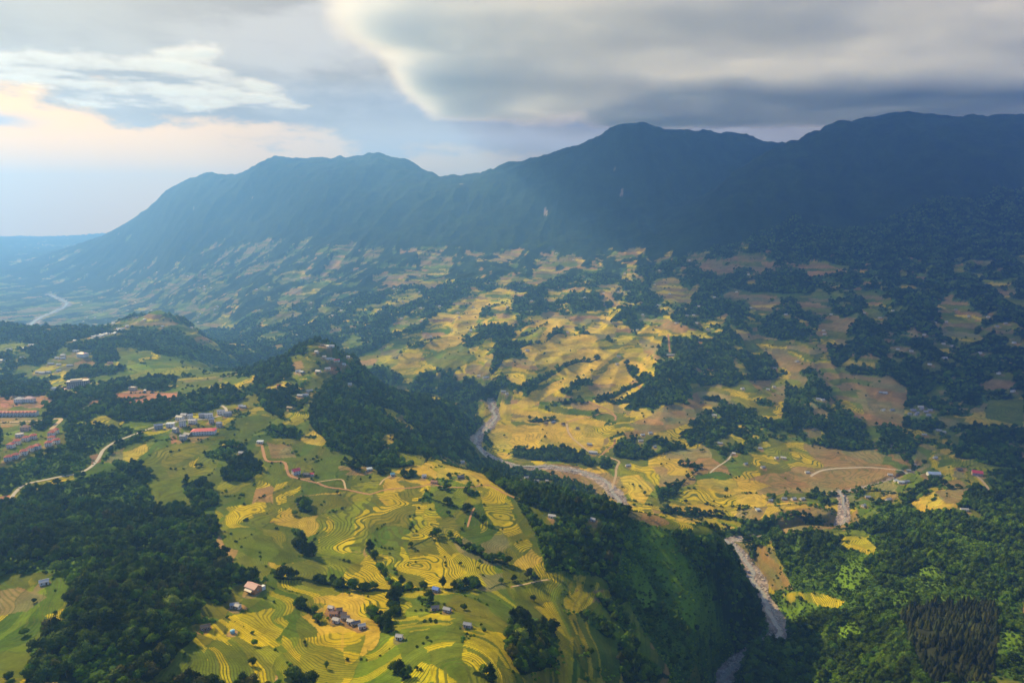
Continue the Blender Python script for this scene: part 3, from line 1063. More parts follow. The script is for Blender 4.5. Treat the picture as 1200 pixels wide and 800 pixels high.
def trunk_geo(h, r0, limbs, seed):
    g = np.random.default_rng(seed)
    V, Fc = [], []

    def tube(p, q, a, b, n=6):
        p, q = np.array(p, float), np.array(q, float)
        d = q - p
        d /= np.linalg.norm(d)
        t = np.cross(d, [0.3, 1, .2])
        t /= np.linalg.norm(t)
        u_ = np.cross(d, t)
        n0 = len(V)
        for (c, rr) in ((p, a), (q, b)):
            for j in range(n):
                V.append(c + rr * (t * math.cos(j * 2 * PI / n) + u_ * math.sin(j * 2 * PI / n)))
        for j in range(n):
            Fc.append((n0 + j, n0 + (j + 1) % n, n0 + n + (j + 1) % n, n0 + n + j))
        Fc.append(tuple(n0 + n + j for j in range(n)))
    tube((0, 0, -1.0), (0, 0, h * .4), r0 * 1.15, r0 * .75)
    tube((0, 0, h * .4), (.2, .1, h * .72), r0 * .75, r0 * .3)
    for k in range(limbs):
        a = k * 2.4 + g.uniform(-.4, .4)
        tube((0, 0, h * g.uniform(.26, .42)), (math.cos(a) * h * .24, math.sin(a) * h * .24, h * g.uniform(.5, .64)), r0 * .45, r0 * .15, 5)
    return V, Fc


def pine_geo(h, r, seed):
    g = np.random.default_rng(seed)
    V, Fc = [], []
    tiers = 11
    for k in range(tiers):
        t = k / (tiers - 1)
        z = h * (.22 + .74 * t)
        rr = r * (1 - t) ** .8 + .25
        m = 9
        for j in range(m):
            a = (j + g.uniform(-.35, .35)) / m * 2 * PI + k
            rl = rr * g.uniform(.7, 1.2)
            p0 = np.array([0, 0, z + .9])
            d = np.array([math.cos(a), math.sin(a), 0])
            s_ = np.array([-d[1], d[0], 0]) * rl * .36
            tip = d * rl + np.array([0, 0, z - .55 * rl * g.uniform(.5, 1.1)])
            n1 = len(V)
            V += [p0, tip * np.array([.6, .6, 1]) + s_ + [0, 0, .15], tip, tip * np.array([.6, .6, 1]) - s_ + [0, 0, .15]]
            Fc += [(n1, n1 + 3, n1 + 2), (n1, n1 + 2, n1 + 1)]
    n0 = len(V)
    for z, rr in ((h * .2, r * .55), (h * .55, r * .35), (h * .97, .05)):
        for j in range(6):
            V.append(np.array([rr * math.cos(j * PI / 3), rr * math.sin(j * PI / 3), z]))
    for q in range(2):
        for j in range(6):
            Fc.append((n0 + q * 6 + j, n0 + q * 6 + (j + 1) % 6, n0 + q * 6 + 6 + (j + 1) % 6, n0 + q * 6 + 6 + j))
    return V, Fc


SHAPES = [(10.5, 4.6, 6, 62, .62), (8.5, 4.4, 5, 58, .62), (12.5, 4.2, 7, 56, .6), (7.0, 3.6, 5, 52, .55), (9.5, 5.4, 7, 58, .66)]
CROWN = [crown_geo(0, h, rx, nb, nl, lf, 50 + i) for i, (h, rx, nb, nl, lf) in enumerate(SHAPES)]
TRUNK = [trunk_geo(h, .22 + h * .012, 4, 80 + i) for i, (h, *_r) in enumerate(SHAPES)]


def joined(parts):
    V, Fc, mi = [], [], []
    for k, (v, f) in enumerate(parts):
        n = len(V)
        V += list(v)
        Fc += [tuple(i + n for i in q) for q in f]
        mi += [k] * len(f)
    return V, Fc, mi


def proto_collection(name, geos, mats):
    c = bpy.data.collections.new(name)
    for i, parts in enumerate(geos):
        V, Fc, mi = joined(parts)
        o_ = bpy.data.objects.new("%s_%d" % (name, i), mesh_from(name, V, Fc, mats, mi))
        c.objects.link(o_)
    return c


def scatter(name, coll, npick, P_, rz, sz, pick, kind="stuff"):
    """ONE object: a cloud of points that carries copies of a plant or stone"""
    me = bpy.data.meshes.new(name)
    me.vertices.add(len(P_))
    me.vertices.foreach_set("co", np.asarray(P_, np.float32).ravel())
    for nm, typ, arr in (("turn", 'FLOAT', rz), ("size", 'FLOAT', sz), ("pick", 'INT', pick)):
        at = me.attributes.new(nm, typ, 'POINT')
        at.data.foreach_set("value", np.asarray(arr, np.int32 if typ == 'INT' else np.float32))
    me.update()
    ob = bpy.data.objects.new(name, me)
    COL.objects.link(ob)
    ng = bpy.data.node_groups.new(name + "_scatter", 'GeometryNodeTree')
    ng.interface.new_socket("Geometry", in_out='INPUT', socket_type='NodeSocketGeometry')
    ng.interface.new_socket("Geometry", in_out='OUTPUT', socket_type='NodeSocketGeometry')
    gi, go = ng.nodes.new("NodeGroupInput"), ng.nodes.new("NodeGroupOutput")
    ip = ng.nodes.new("GeometryNodeInstanceOnPoints")
    ci = ng.nodes.new("GeometryNodeCollectionInfo")
    ci.inputs["Collection"].default_value = coll
    ci.inputs["Separate Children"].default_value = True
    ci.inputs["Reset Children"].default_value = True
    ip.inputs["Pick Instance"].default_value = True

    def att(nm, typ):
        n = ng.nodes.new("GeometryNodeInputNamedAttribute")
        n.data_type = typ
        n.inputs["Name"].default_value = nm
        return n.outputs["Attribute"]
    cx = ng.nodes.new("ShaderNodeCombineXYZ")
    ng.links.new(att("turn", 'FLOAT'), cx.inputs[2])
    ng.links.new(gi.outputs[0], ip.inputs["Points"])
    ng.links.new(ci.outputs[0], ip.inputs["Instance"])
    ng.links.new(att("pick", 'INT'), ip.inputs["Instance Index"])
    ng.links.new(cx.outputs[0], ip.inputs["Rotation"])
    ng.links.new(att("size", 'FLOAT'), ip.inputs["Scale"])
    ng.links.new(ip.outputs[0], go.inputs[0])
    md = ob.modifiers.new("scatter", 'NODES')
    md.node_group = ng
    ob["kind"] = kind
    return ob


ds, dl = S_AX[1] - S_AX[0], np.gradient(L_AX)
AREA = (YW ** 2) * ds * dl[:, None]
SMZ = bicubic1(bicubic1(ZC, xs, 1), xl, 0)
_gy = np.gradient(SMZ, axis=0) / (YW * dl[:, None])
_gx = np.gradient(SMZ, axis=1) / (YW * ds)
AREA = AREA * np.clip(np.sqrt(1 + _gx ** 2 + _gy ** 2), 1, 3)
g_ = np.random.default_rng(99)


def strew(mask, dens, ymax, smax=.95):
    """random points over the ground where mask; dens per square metre"""
    lam = np.where(mask & (YW < ymax) & (YW > 300) & (np.abs(S) < smax), AREA * dens, 0)
    n = g_.poisson(lam)
    i, j = np.nonzero(n)
    rep = n[i, j]
    i, j = np.repeat(i, rep), np.repeat(j, rep)
    a = np.clip(i + g_.uniform(-.5, .5, len(i)), 0, NL - 1.001)
    b = np.clip(j + g_.uniform(-.5, .5, len(j)), 0, NS - 1.001)
    y = np.exp(np.interp(a, np.arange(NL), L_AX))
    x = np.interp(b, np.arange(NS), S_AX) * y
    return x, y, grid_at(Z, x, y)


def seen(x, y, z, top):
    """is the top of something at x, y, z in the frame and not behind the relief?"""
    u, v = project(x, y, z + top * .6)
    ok = (u > -6) & (u < 1206) & (v > -5) & (v < 812)
    for t in np.linspace(.45, .985, 50):
        ok &= grid_at(Z, x * t, y * t) < (z + top * .8) * t + .5
    return ok


farD = lambda n, f, d: np.where(YW < 1300, n, np.where(YW < 2300, f, d))
edgeb = jmp & isfield & (YW < 1500) & (fbm(XW / 40, YW / 40, 2, 191) > .05)
wood = (cls == 1) | (cls == 11)
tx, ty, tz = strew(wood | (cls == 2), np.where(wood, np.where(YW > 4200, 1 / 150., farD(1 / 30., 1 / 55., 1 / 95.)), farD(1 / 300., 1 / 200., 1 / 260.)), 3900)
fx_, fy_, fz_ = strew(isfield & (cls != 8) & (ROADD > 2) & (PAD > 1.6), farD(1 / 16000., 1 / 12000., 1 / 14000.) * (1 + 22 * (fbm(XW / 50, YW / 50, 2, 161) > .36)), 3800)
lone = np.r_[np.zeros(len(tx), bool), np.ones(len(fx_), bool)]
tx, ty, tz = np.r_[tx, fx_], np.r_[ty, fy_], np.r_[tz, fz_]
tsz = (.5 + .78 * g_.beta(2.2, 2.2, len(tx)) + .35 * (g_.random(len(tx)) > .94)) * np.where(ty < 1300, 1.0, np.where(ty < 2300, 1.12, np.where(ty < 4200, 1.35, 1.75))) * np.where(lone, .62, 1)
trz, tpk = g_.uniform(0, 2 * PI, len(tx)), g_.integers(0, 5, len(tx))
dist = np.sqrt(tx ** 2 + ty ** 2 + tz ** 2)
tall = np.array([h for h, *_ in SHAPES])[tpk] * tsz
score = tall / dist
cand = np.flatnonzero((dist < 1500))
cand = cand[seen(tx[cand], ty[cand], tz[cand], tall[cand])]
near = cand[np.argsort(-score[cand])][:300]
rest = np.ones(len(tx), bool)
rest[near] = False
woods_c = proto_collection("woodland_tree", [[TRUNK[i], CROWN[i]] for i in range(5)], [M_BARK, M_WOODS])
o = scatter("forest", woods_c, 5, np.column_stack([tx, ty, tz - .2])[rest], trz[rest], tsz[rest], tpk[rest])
tag(o, "dark green woodland covering the gullies, hilltops and mountain feet", "forest")

# scrub: bushes and tall grass on the steep banks
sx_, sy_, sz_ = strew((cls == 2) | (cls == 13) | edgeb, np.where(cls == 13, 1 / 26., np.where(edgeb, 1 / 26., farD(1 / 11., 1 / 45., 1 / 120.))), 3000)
ssz = g_.uniform(.16, .46, len(sx_)) * np.where(sy_ < 1300, 1, 1.5)
scrub_c = proto_collection("scrub_bush", [[CROWN[i]] for i in (1, 3, 4)], [M_SCRUB])
o = scatter("scrub", scrub_c, 3, np.column_stack([sx_, sy_, sz_ - ssz * 2.2]), g_.uniform(0, 6.28, len(sx_)), ssz, g_.integers(0, 3, len(sx_)))
tag(o, "bushes and rough grass covering the steep banks of the gorge", "scrub")

# single trees: the ones that show largest
CROWN_ME = {(i, t): mesh_from("crown", CROWN[i][0], CROWN[i][1], [LEAF[t]]) for i in range(5) for t in LEAF}
TRUNK_ME = [mesh_from("trunk", TRUNK[i][0], TRUNK[i][1], [M_BARK]) for i in range(5)]
ORD = ["first", "second", "third", "fourth", "fifth", "sixth", "seventh", "eighth", "ninth", "tenth", "eleventh", "twelfth", "thirteenth", "fourteenth", "fifteenth",
       "sixteenth", "seventeenth", "eighteenth", "nineteenth", "twentieth"]


def ordinal(k):
    return ORD[k] if k < 20 else str(k + 1) + ("st" if k % 10 == 0 and k % 100 != 10 else "nd" if k % 10 == 1 and k % 100 != 11 else "rd" if k % 10 == 2 and k % 100 != 12 else "th")


MARKS = [((130, 740), 'dark wooded mound at lower left'), ((60, 640), 'wooded slope at the left edge'), ((230, 690), 'wood left of the orange house'), ((400, 690), 'tree belt under the striped terraces'),
         ((530, 695), 'hedge by the blue hut'), ((450, 725), 'clump above the lime terraces'), ((365, 715), 'clump left of the hut row'), ((620, 755), 'round clump in the golden terraces'),
         ((690, 740), 'terrace hollow left of the gorge hill'), ((700, 650), 'wood on the gorge hill'), ((830, 720), 'steep gorge hillside'), ((930, 770), 'wood at lower right'), ((1020, 790), 'bottom edge right of the gorge'),
         ((1170, 690), 'wooded slope at the right edge'), ((470, 790), 'bottom edge below the terraces'), ((340, 795), 'bottom edge left of the centre'), ((240, 780), 'grassy slope right of the mound'),
         ((20, 780), 'green field at the lower left corner'), ((560, 770), 'brown terraces at the bottom'), ((350, 650), 'olive terraces in the middle'), ((560, 640), 'gully beside the green meadow'), ((780, 790), 'foot of the gorge hill')]
BAND = ["front", "middle", "rear"]
pu, pv = project(tx, ty, tz + tall * .6)
tones = list(LEAF)
info = []
for k in near:
    d2 = [math.hypot(pu[k] - m[0][0], (pv[k] - m[0][1]) * 1.4) for m in MARKS]
    a = int(np.argmin(d2))
    tn = tones[0] if (not lone[k] and hash01(k, 1, 3) < .42) else tones[int(hash01(k, 2, 5) * 3.999)]
    info.append([a, tn, k])
from collections import defaultdict
byarea = defaultdict(list)
for r in info:
    byarea[r[0]].append(r)
final = defaultdict(list)
for a, L_ in byarea.items():
    L_.sort(key=lambda r: -pv[r[2]])
    nb = 1 if len(L_) < 9 else 3
    for i, r in enumerate(L_):
        final[(a, r[1], (i * nb) // len(L_) if nb > 1 else -1)].append(r[2])
for (a, tn, bd), ks in final.items():
    ks.sort(key=lambda k: pu[k])
    for i, k in enumerate(ks):
        t = empty("broadleaf_tree", (tx[k], ty[k], tz[k] - .2), trz[k], tsz[k])
        size = "tall" if tpk[k] == 2 else "low" if tpk[k] == 3 else "round"
        where = MARKS[a][1]
        row = "" if bd < 0 else ", " + BAND[bd] + " of"
        pos = "" if len(ks) == 1 else ", " + ordinal(i) + " from left"
        tag(t, ("%s %s tree%s%s%s" % (size, tn, row if row else " by", " " + where, pos)), "tree", "single trees among the woods and terraces")
        link("trunk", TRUNK_ME[tpk[k]], [], t)
        link("crown", CROWN_ME[(tpk[k], tn)], [], t)

# brown pine plantation at the lower right
px_, py_, pz_ = strew(cls == 10, (1 / 30.) * sstep(-.5, .1, fbm(XW / 22, YW / 22, 2, 199)), 1500)
PV = [pine_geo(12.0, 3.3, 5), pine_geo(14.0, 3.6, 6), pine_geo(10.5, 3.0, 7)]
PT = [trunk_geo(h, .2, 0, 9) for h in (12, 14, 10.5)]
psz, prz, ppk = g_.uniform(.5, 1.15, len(px_)), g_.uniform(0, 6.28, len(px_)), g_.integers(0, 3, len(px_))
ok = np.flatnonzero(seen(px_, py_, pz_, 12.0))
pd = np.hypot(px_, py_)
keep = ok[np.argsort(pd[ok])][:300]
rest = np.ones(len(px_), bool)
rest[keep] = False
if rest.any():
    pine_c = proto_collection("plantation_pine", [[PT[i], PV[i]] for i in range(3)], [M_BARK, M_PINE])
    o = scatter("pine_wood", pine_c, 3, np.column_stack([px_, py_, pz_ - .2])[rest], prz[rest], psz[rest], ppk[rest])
    tag(o, "dark brown pine wood behind the single pines at lower right", "pine wood")
PCR = [mesh_from("crown", PV[i][0], PV[i][1], [M_PINE]) for i in range(3)]
PTR = [mesh_from("trunk", PT[i][0], PT[i][1], [M_BARK]) for i in range(3)]
qu, qv = project(px_, py_, pz_)
nr = max(1, len(keep) // 14)
kk = sorted(keep, key=lambda k: -qv[k])
for r in range(nr):
    row_ = sorted(kk[r * len(kk) // nr:(r + 1) * len(kk) // nr], key=lambda k: qu[k])
    for i, k in enumerate(row_):
        t = empty("pine_tree", (px_[k], py_[k], pz_[k] - .2), prz[k], psz[k])
        tag(t, "dark brown plantation pine at lower right, %s row from front, %s from left" % (ordinal(r), ordinal(i)), "tree", "pines of the brown plantation at lower right")
        link("trunk", PTR[ppk[k]], [], t)
        link("crown", PCR[ppk[k]], [], t)

# boulders in the river beds
bx_, by_, bz_ = strew(((RD < .95) | (TD < .95)) & (rock_n > -.25), np.full(YW.shape, 1 / 9.), 2600)
bsz = .5 + 2.2 * g_.power(.35, len(bx_)) * (hash01(bx_ * 10, by_ * 10, 4) > .2)
geos = []
for k in range(3):
    gg = np.random.default_rng(300 + k)
    V, Fc = [], []
    for (zz, rr) in ((-.4, .7), (.1, 1.0), (.5, .7)):
        for j in range(7):
            a = j / 7 * 2 * PI
            w = gg.uniform(.75, 1.2)
            V.append(np.array([math.cos(a) * rr * w, math.sin(a) * rr * w * .8, zz * gg.uniform(.7, 1.2)]))
    for q in range(2):
        for j in range(7):
            Fc.append((q * 7 + j, q * 7 + (j + 1) % 7, q * 7 + 7 + (j + 1) % 7, q * 7 + 7 + j))
    Fc.append(tuple(14 + j for j in range(7)))
    geos.append([(V, Fc)])
M_ROCK = plain("boulder_stone", (.46, .395, .35), .8, .25, .7)
o = scatter("boulders", proto_collection("river_boulder", geos, [M_ROCK]), 3, np.column_stack([bx_, by_, bz_]), g_.uniform(0, 6.28, len(bx_)), bsz, g_.integers(0, 3, len(bx_)))
tag(o, "pale grey boulders and shingle filling the river bed", "boulders")

# running water: a narrow winding channel in the bed
M_WATER, nt, b = new_mat("river_water")
b.inputs["Base Color"].default_value = (.30, .29, .25, 1)
b.inputs["Roughness"].default_value = .22
bp = N(nt, "ShaderNodeBump", _Strength=.6, _Distance=.4)
nt.links.new(noise(nt, N(nt, "ShaderNodeNewGeometry").outputs["Position"], .5, 4.0), bp.inputs["Height"])
nt.links.new(bp.outputs[0], b.inputs["Normal"])


def ribbon(name, line, width, lift, mat, wander=0.0, drape=True):
    line = np.asarray(line, float)
    t = np.gradient(line[:, :2], axis=0)
    t /= np.linalg.norm(t, axis=1)[:, None] + 1e-9
    nrm = np.column_stack([-t[:, 1], t[:, 0]])
    s_ = np.arange(len(line))
    c = line[:, :2] + nrm * (wander * np.asarray(fbm(s_ / 9.0, s_ * 0 + 3.3, 2, 7), float))[:, None]
    V = []
    for off in (-1, -.33, .33, 1):
        p = c + nrm * (off * width)
        z = grid_at(Z, p[:, 0], p[:, 1]) + lift if drape else line[:, 2] + lift
        V.append(np.column_stack([p, z]))
    n = len(line)
    VV = np.concatenate(V)
    Fc = [(k * n + i, k * n + i + 1, (k + 1) * n + i + 1, (k + 1) * n + i) for k in range(3) for i in range(n - 1)]
    return link(name, mesh_from(name, VV, Fc, [mat], None, True), [])


tag(ribbon("river", RIV, 4.2, 1.1, M_WATER, 17.0, False), kind="structure")
tag(ribbon("stream", TRI, 2.5, .8, M_WATER, 8.0, False), kind="structure")
tag(ribbon("far_river", FARRIV, 12.0, 1.0, M_WATER, 14.0, False), kind="structure")
SURF = {'pale': plain("road_concrete", (.46, .41, .32), .9, .2, .3), 'tan': plain("road_gravel", (.42, .31, .17), .95, .25, .3), 'earth': plain("road_earth", (.36, .19, .085), .95, .25, .3)}
for k, ln in LINES.items():
    tag(ribbon(k, ln, TRACKS[k][0] * .5, .35, SURF[TRACKS[k][1]]), kind="structure")
#%%HOUSES
# ------------------------------------------------------------------ buildings
PAINT = {'white': (.78, .74, .66), 'cream': (.68, .58, .42), 'timber': (.20, .13, .08), 'grey': (.42, .42, .43), 'pink': (.62, .40, .36), 'orange': (.58, .26, .10), 'brick': (.36, .27, .29), 'stone': (.45, .42, .38)}
TILE = {'metal': (.50, .47, .43), 'greyroof': (.30, .31, .35), 'thatch': (.17, .12, .085), 'red': (.56, .095, .05), 'crimson': (.62, .06, .09), 'slate': (.34, .40, .48), 'dark': (.13, .12, .13), 'teal': (.22, .45, .48),
        'purple': (.34, .29, .36), 'blue': (.10, .22, .62), 'pinkroof': (.62, .36, .33), 'rust': (.36, .17, .10), 'beige': (.60, .50, .38), 'paleblue': (.45, .55, .68)}
M_P = {k: plain("wall_" + k, c, .85, .14, .6) for k, c in PAINT.items()}
M_T = {k: plain("roof_" + k, c, .6, .2, 1.2, .35) for k, c in TILE.items()}
M_GLASS, nt, b = new_mat("window_glass")
b.inputs["Base Color"].default_value = (.035, .045, .055, 1)
b.inputs["Roughness"].default_value = .12
M_DOOR = plain("door_wood", (.16, .09, .05), .6)
M_TRIM = plain("window_trim", (.72, .71, .68), .6, .08)
_cache = {}


class MB:
    def __init__(self):
        self.V, self.F, self.M = [], [], []

    def box(self, x0, x1, y0, y1, z0, z1, m=0):
        n = len(self.V)
        self.V += [(x, y, z) for z in (z0, z1) for x, y in ((x0, y0), (x1, y0), (x1, y1), (x0, y1))]
        self.F += [tuple(n + i for i in f) for f in ((3, 2, 1, 0), (4, 5, 6, 7), (0, 1, 5, 4), (1, 2, 6, 5), (2, 3, 7, 6), (3, 0, 4, 7))]
        self.M += [m] * 6
        return self

    def poly(self, pts, th, m=0):
        """a plate of thickness th under a planar outline"""
        n, k = len(self.V), len(pts)
        self.V += list(pts) + [(x, y, z - th) for x, y, z in pts]
        self.F += [tuple(range(n, n + k)), tuple(n + k + i for i in reversed(range(k)))] + [(n + (i + 1) % k, n + i, n + k + i, n + k + (i + 1) % k) for i in range(k)]
        self.M += [m] * (k + 2)
        return self

    def mesh(self, name, mats):
        return mesh_from(name, self.V, self.F, mats, self.M)


def walls_mesh(L, W, H, gable):
    def mk():
        m = MB().box(-L / 2, L / 2, -W / 2, W / 2, -2.5, H)
        if gable:
            for s in (-1, 1):
                x = s * (L / 2 - .12)
                n = len(m.V)
                m.V += [(x - .1, -W / 2 + .02, H), (x - .1, W / 2 - .02, H), (x - .1, 0, H + gable - .1), (x + .1, -W / 2 + .02, H), (x + .1, W / 2 - .02, H), (x + .1, 0, H + gable - .1)]
                m.F += [(n, n + 2, n + 1), (n + 3, n + 4, n + 5), (n, n + 3, n + 5, n + 2), (n + 1, n + 2, n + 5, n + 4)]
                m.M += [0] * 4
        return m
    return mk()


def roof_mesh(L, W, H, kind, rh, ov=.55):
    m = MB()
    l, w = L / 2 + ov, W / 2 + ov
    e = H - rh * ov / (W / 2) + .12
    if kind == 'gable':
        for s in (-1, 1):
            m.poly([(-l, s * w, e), (l, s * w, e), (l, 0, H + rh + .12), (-l, 0, H + rh + .12)][::s], .16)
        m.box(-l, l, -.16, .16, H + rh - .02, H + rh + .2)
    elif kind == 'hip':
        k = max(0.02, l - w * .95)
        A, B, C_, D_ = (-l, -w, e), (l, -w, e), (l, w, e), (-l, w, e)
        P_, Q_ = (-k, 0, H + rh), (k, 0, H + rh)
        for f in ([A, B, Q_, P_], [C_, D_, P_, Q_], [B, C_, Q_], [D_, A, P_]):
            m.poly(f, .14)
    elif kind == 'shed':
        m.poly([(-l, -w, H + .1), (l, -w, H + .1), (l, w, H + rh), (-l, w, H + rh)], .14)
    else:
        m.box(-L / 2 - .15, L / 2 + .15, -W / 2 - .15, W / 2 + .15, H, H + .25)
        for s in (-1, 1):
            m.box(-L / 2 - .15, L / 2 + .15, s * (W / 2) - .15, s * (W / 2) + .15, H + .25, H + .9)
            m.box(s * (L / 2) - .15, s * (L / 2) + .15, -W / 2 + .15, W / 2 - .15, H + .25, H + .9)
    return m


def window_mesh(w, h):
    k = ('win', w, h)
    if k not in _cache:
        m = MB()
        for s in (-1, 1):
            m.box(s * w / 2 - .09, s * w / 2 + .09, -.10, .05, -h / 2, h / 2)
        m.box(-w / 2 - .16, w / 2 + .16, -.16, .05, -h / 2 - .12, -h / 2)
        m.box(-w / 2 - .09, w / 2 + .09, -.10, .05, h / 2, h / 2 + .1)
        m.box(-.035, .035, -.07, .03, -h / 2, h / 2)
        m.box(-w / 2 + .09, w / 2 - .09, -.035, .02, -h / 2, h / 2, 1)
        _cache[k] = m.mesh("window", [M_TRIM, M_GLASS])
    return _cache[k]


def door_mesh(w, h):
    k = ('door', w, h)
    if k not in _cache:
        m = MB().box(-w / 2, w / 2, -.06, .05, 0, h)
        m.box(-w / 2 - .1, -w / 2, -.1, .05, 0, h + .1, 1).box(w / 2, w / 2 + .1, -.1, .05, 0, h + .1, 1).box(-w / 2, w / 2, -.1, .05, h, h + .1, 1)
        _cache[k] = m.mesh("door", [M_DOOR, M_TRIM])
    return _cache[k]


def cached(key, fn):
    if key not in _cache:
        _cache[key] = fn()
    return _cache[key]


def part(name, me, root, loc=(0, 0, 0), rz=0.0):
    o_ = link(name, me, [], root)
    o_.location = loc
    o_.rotation_euler = (0, 0, rz)
    return o_


def openings(root, L, W, H, cols, floors, sides=True, door=True, ww=1.3, wh=1.4, y_off=.0):
    fh = H / floors
    for f in range(floors):
        for c in range(cols):
            x = -L / 2 + L * (c + .5) / cols
            if f == 0 and door and c == cols // 2:
                part("door", door_mesh(1.3, min(2.2, fh - .5)), root, (x, -W / 2 - .03 - y_off, 0))
            else:
                part("window", window_mesh(ww, wh), root, (x, -W / 2 - .03, f * fh + fh * .56))
        if sides:
            for s in (-1, 1):
                part("window", window_mesh(ww, wh), root, (s * (L / 2 + .03), 0, f * fh + fh * .56), s * PI / 2)


STY = {'w': ('white', 'metal', 'gable'), 'g': ('stone', 'greyroof', 'gable'), 'b': ('timber', 'thatch', 'gable'), 'c': ('cream', 'beige', 'gable'), 'r': ('white', 'red', 'gable'), 's': ('white', 'slate', 'shed'),
       'T': ('white', 'greyroof', 'flat'), 'd': ('timber', 'dark', 'gable'), 't': ('white', 'teal', 'gable'), 'o': ('orange', 'rust', 'gable'), 'p': ('white', 'crimson', 'gable'), 'v': ('grey', 'purple', 'gable')}
LOOK = {'w': 'white house with pale metal roof', 'g': 'grey roofed stone house', 'b': 'brown thatched timber house', 'c': 'cream house with beige roof', 'r': 'white house with dark red roof', 's': 'white house with blue grey shed roof',
        'T': 'tall narrow white house with flat roof', 'd': 'dark roofed timber house', 't': 'small hut with teal roof', 'o': 'orange walled house with rusty roof', 'p': 'white house with bright crimson roof', 'v': 'grey house with purple roof'}


def house(name, label, x, y, yaw, L, W, H, wall, roof, kind, rh=None, cols=3, floors=1, group=None, cat="house", detail=True, lift=0.0):
    rh = rh if rh is not None else (W * .30 if kind != 'shed' else 1.1)
    t = empty(name, (x, y, float(grid_at(Z, x, y)) + lift), math.radians(yaw))
    tag(t, label, cat, group)
    g_h = rh if kind == 'gable' else 0
    part("walls", cached(('w', L, W, H, g_h, wall), lambda: walls_mesh(L, W, H, g_h).mesh("walls", [M_P[wall]])), t)
    part("roof", cached(('r', L, W, H, kind, rh, roof), lambda: roof_mesh(L, W, H, kind, rh).mesh("roof", [M_T[roof]])), t)
    if detail:
        openings(t, L, W, H, cols, floors)
    return t


hr = np.random.default_rng(12)
grp = defaultdict(list)
for p in PLACES:
    grp[(p[0], p[1])].append(p)
for (area, st), L_ in grp.items():
    L_.sort(key=lambda p: p[2] / p[3])
    wall, roof, kind = STY[st]
    for i, (_, _, x, y, L, W) in enumerate(L_):
        pos = "" if len(L_) == 1 else ", %s from left" % ordinal(i)
        k = L * hr.choice([.65, .8, 1.0])
        k = round(k * 2) / 2
        w_ = round(W * .72 * 2) / 2
        fl = 3 if st == 'T' else 2 if ('roadside' in area and st in 'wsg') else 1
        house("farmhouse" if st != 'T' else "town_house", "%s, %s%s" % (LOOK[st], area, pos), x, y, hr.uniform(-28, 28), k, w_, 3.1 * fl + .2, wall, roof, kind, floors=fl,
              group="houses, " + area)
fg = defaultdict(list)
for f in FARM:
    fg[f[0]].append(f)
for area, L_ in fg.items():
    L_.sort(key=lambda p: p[1] / p[2])
    for i, (_, x, y) in enumerate(L_):
        st = hr.choice(list('wwwgs'))
        wall, roof, kind = STY[st]
        house("distant_house", "tiny %s house, %s, %s from left" % ({'w': 'white roofed', 'g': 'grey roofed', 's': 'blue grey roofed'}[st], area, ordinal(i)), x, y, hr.uniform(-30, 30), 10.0, 7.5, 3.6, wall, roof, kind, detail=False,
              group="houses, " + area)

# resort villas: one built, the others copied with their parts
VORD = {}
rows = {'lower row of the resort': VILLAS[0:5], 'upper row of the resort': VILLAS[5:9], 'right cluster of the resort': VILLAS[9:14]}
v0 = house("villa", "", VILLAS[0][0], VILLAS[0][1], 12, 9.0, 8.0, 6.0, 'white', 'red', 'hip', 2.6, 3, 2, "red roofed resort villas")
bal = MB().box(-3.2, 3.2, -5.2, -4.02, 2.95, 3.15).box(-3.2, 3.2, -5.2, -5.1, 3.15, 4.0)
for x in (-3.0, 3.0):
    bal.box(x - .12, x + .12, -5.15, -4.95, -1.5, 2.95)
part("balcony", bal.mesh("balcony", [M_P['white']]), v0)
part("chimney", MB().box(2.0, 2.7, .6, 1.3, 6.8, 9.2).mesh("chimney", [M_P['pink']]), v0)
first = True
for rn, vs_ in rows.items():
    vs_ = sorted(vs_, key=lambda p: p[0] / p[1])
    for i, (x, y) in enumerate(vs_):
        if first:
            t = v0
            first = False
        else:
            t = v0.copy()
            COL.objects.link(t)
            for ch in v0.children:
                c = ch.copy()
                COL.objects.link(c)
                c.parent = t
        t.location = (x, y, float(grid_at(Z, x, y)))
        t.rotation_euler = (0, 0, math.radians(hr.uniform(2, 24)))
        t["label"] = "white villa with red hipped roof and balcony, %s, %s from left" % (rn, ordinal(i))

# terraced row with arcade
x, y = ONE['terrace_row']
t = house("terraced_row", "long row of joined white houses under red roofs with front arcade, left edge", x - 4, y, 3, 76.0, 10.0, 7.0, 'white', 'red', 'gable', 2.6, detail=False, cat="terrace building")
for i in range(12):
    cx = -35 + i * 6.35
    part("gable_front", MB().poly([(cx - 2.2, -5.9, 6.6), (cx + .05, -5.9, 8.5), (cx + .05, -1.2, 9.4), (cx - 2.2, -3.8, 7.9)], .15).poly([(cx, -5.9, 8.5), (cx + 2.2, -5.9, 6.6), (cx + 2.2, -3.8, 7.9), (cx, -1.2, 9.4)], .15)
         .mesh("gable_front", [M_T['red']]), t)
    part("column", MB().box(cx - 3.3, cx - 2.8, -6.9, -6.4, -2, 3.4).mesh("column", [M_P['white']]), t)
    part("door", door_mesh(1.6, 2.3), t, (cx - .9, -5.03, 0))
    for z in (1.7, 4.9):
        part("window", window_mesh(1.5, 1.5), t, (cx + 1.6, -5.03, z))
    part("window", window_mesh(1.5, 1.5), t, (cx - 1.2, -5.03, 4.9))
part("arcade_roof", MB().box(-38, 38, -7.0, -5.0, 3.4, 3.65).mesh("arcade_roof", [M_T['metal']]), t)

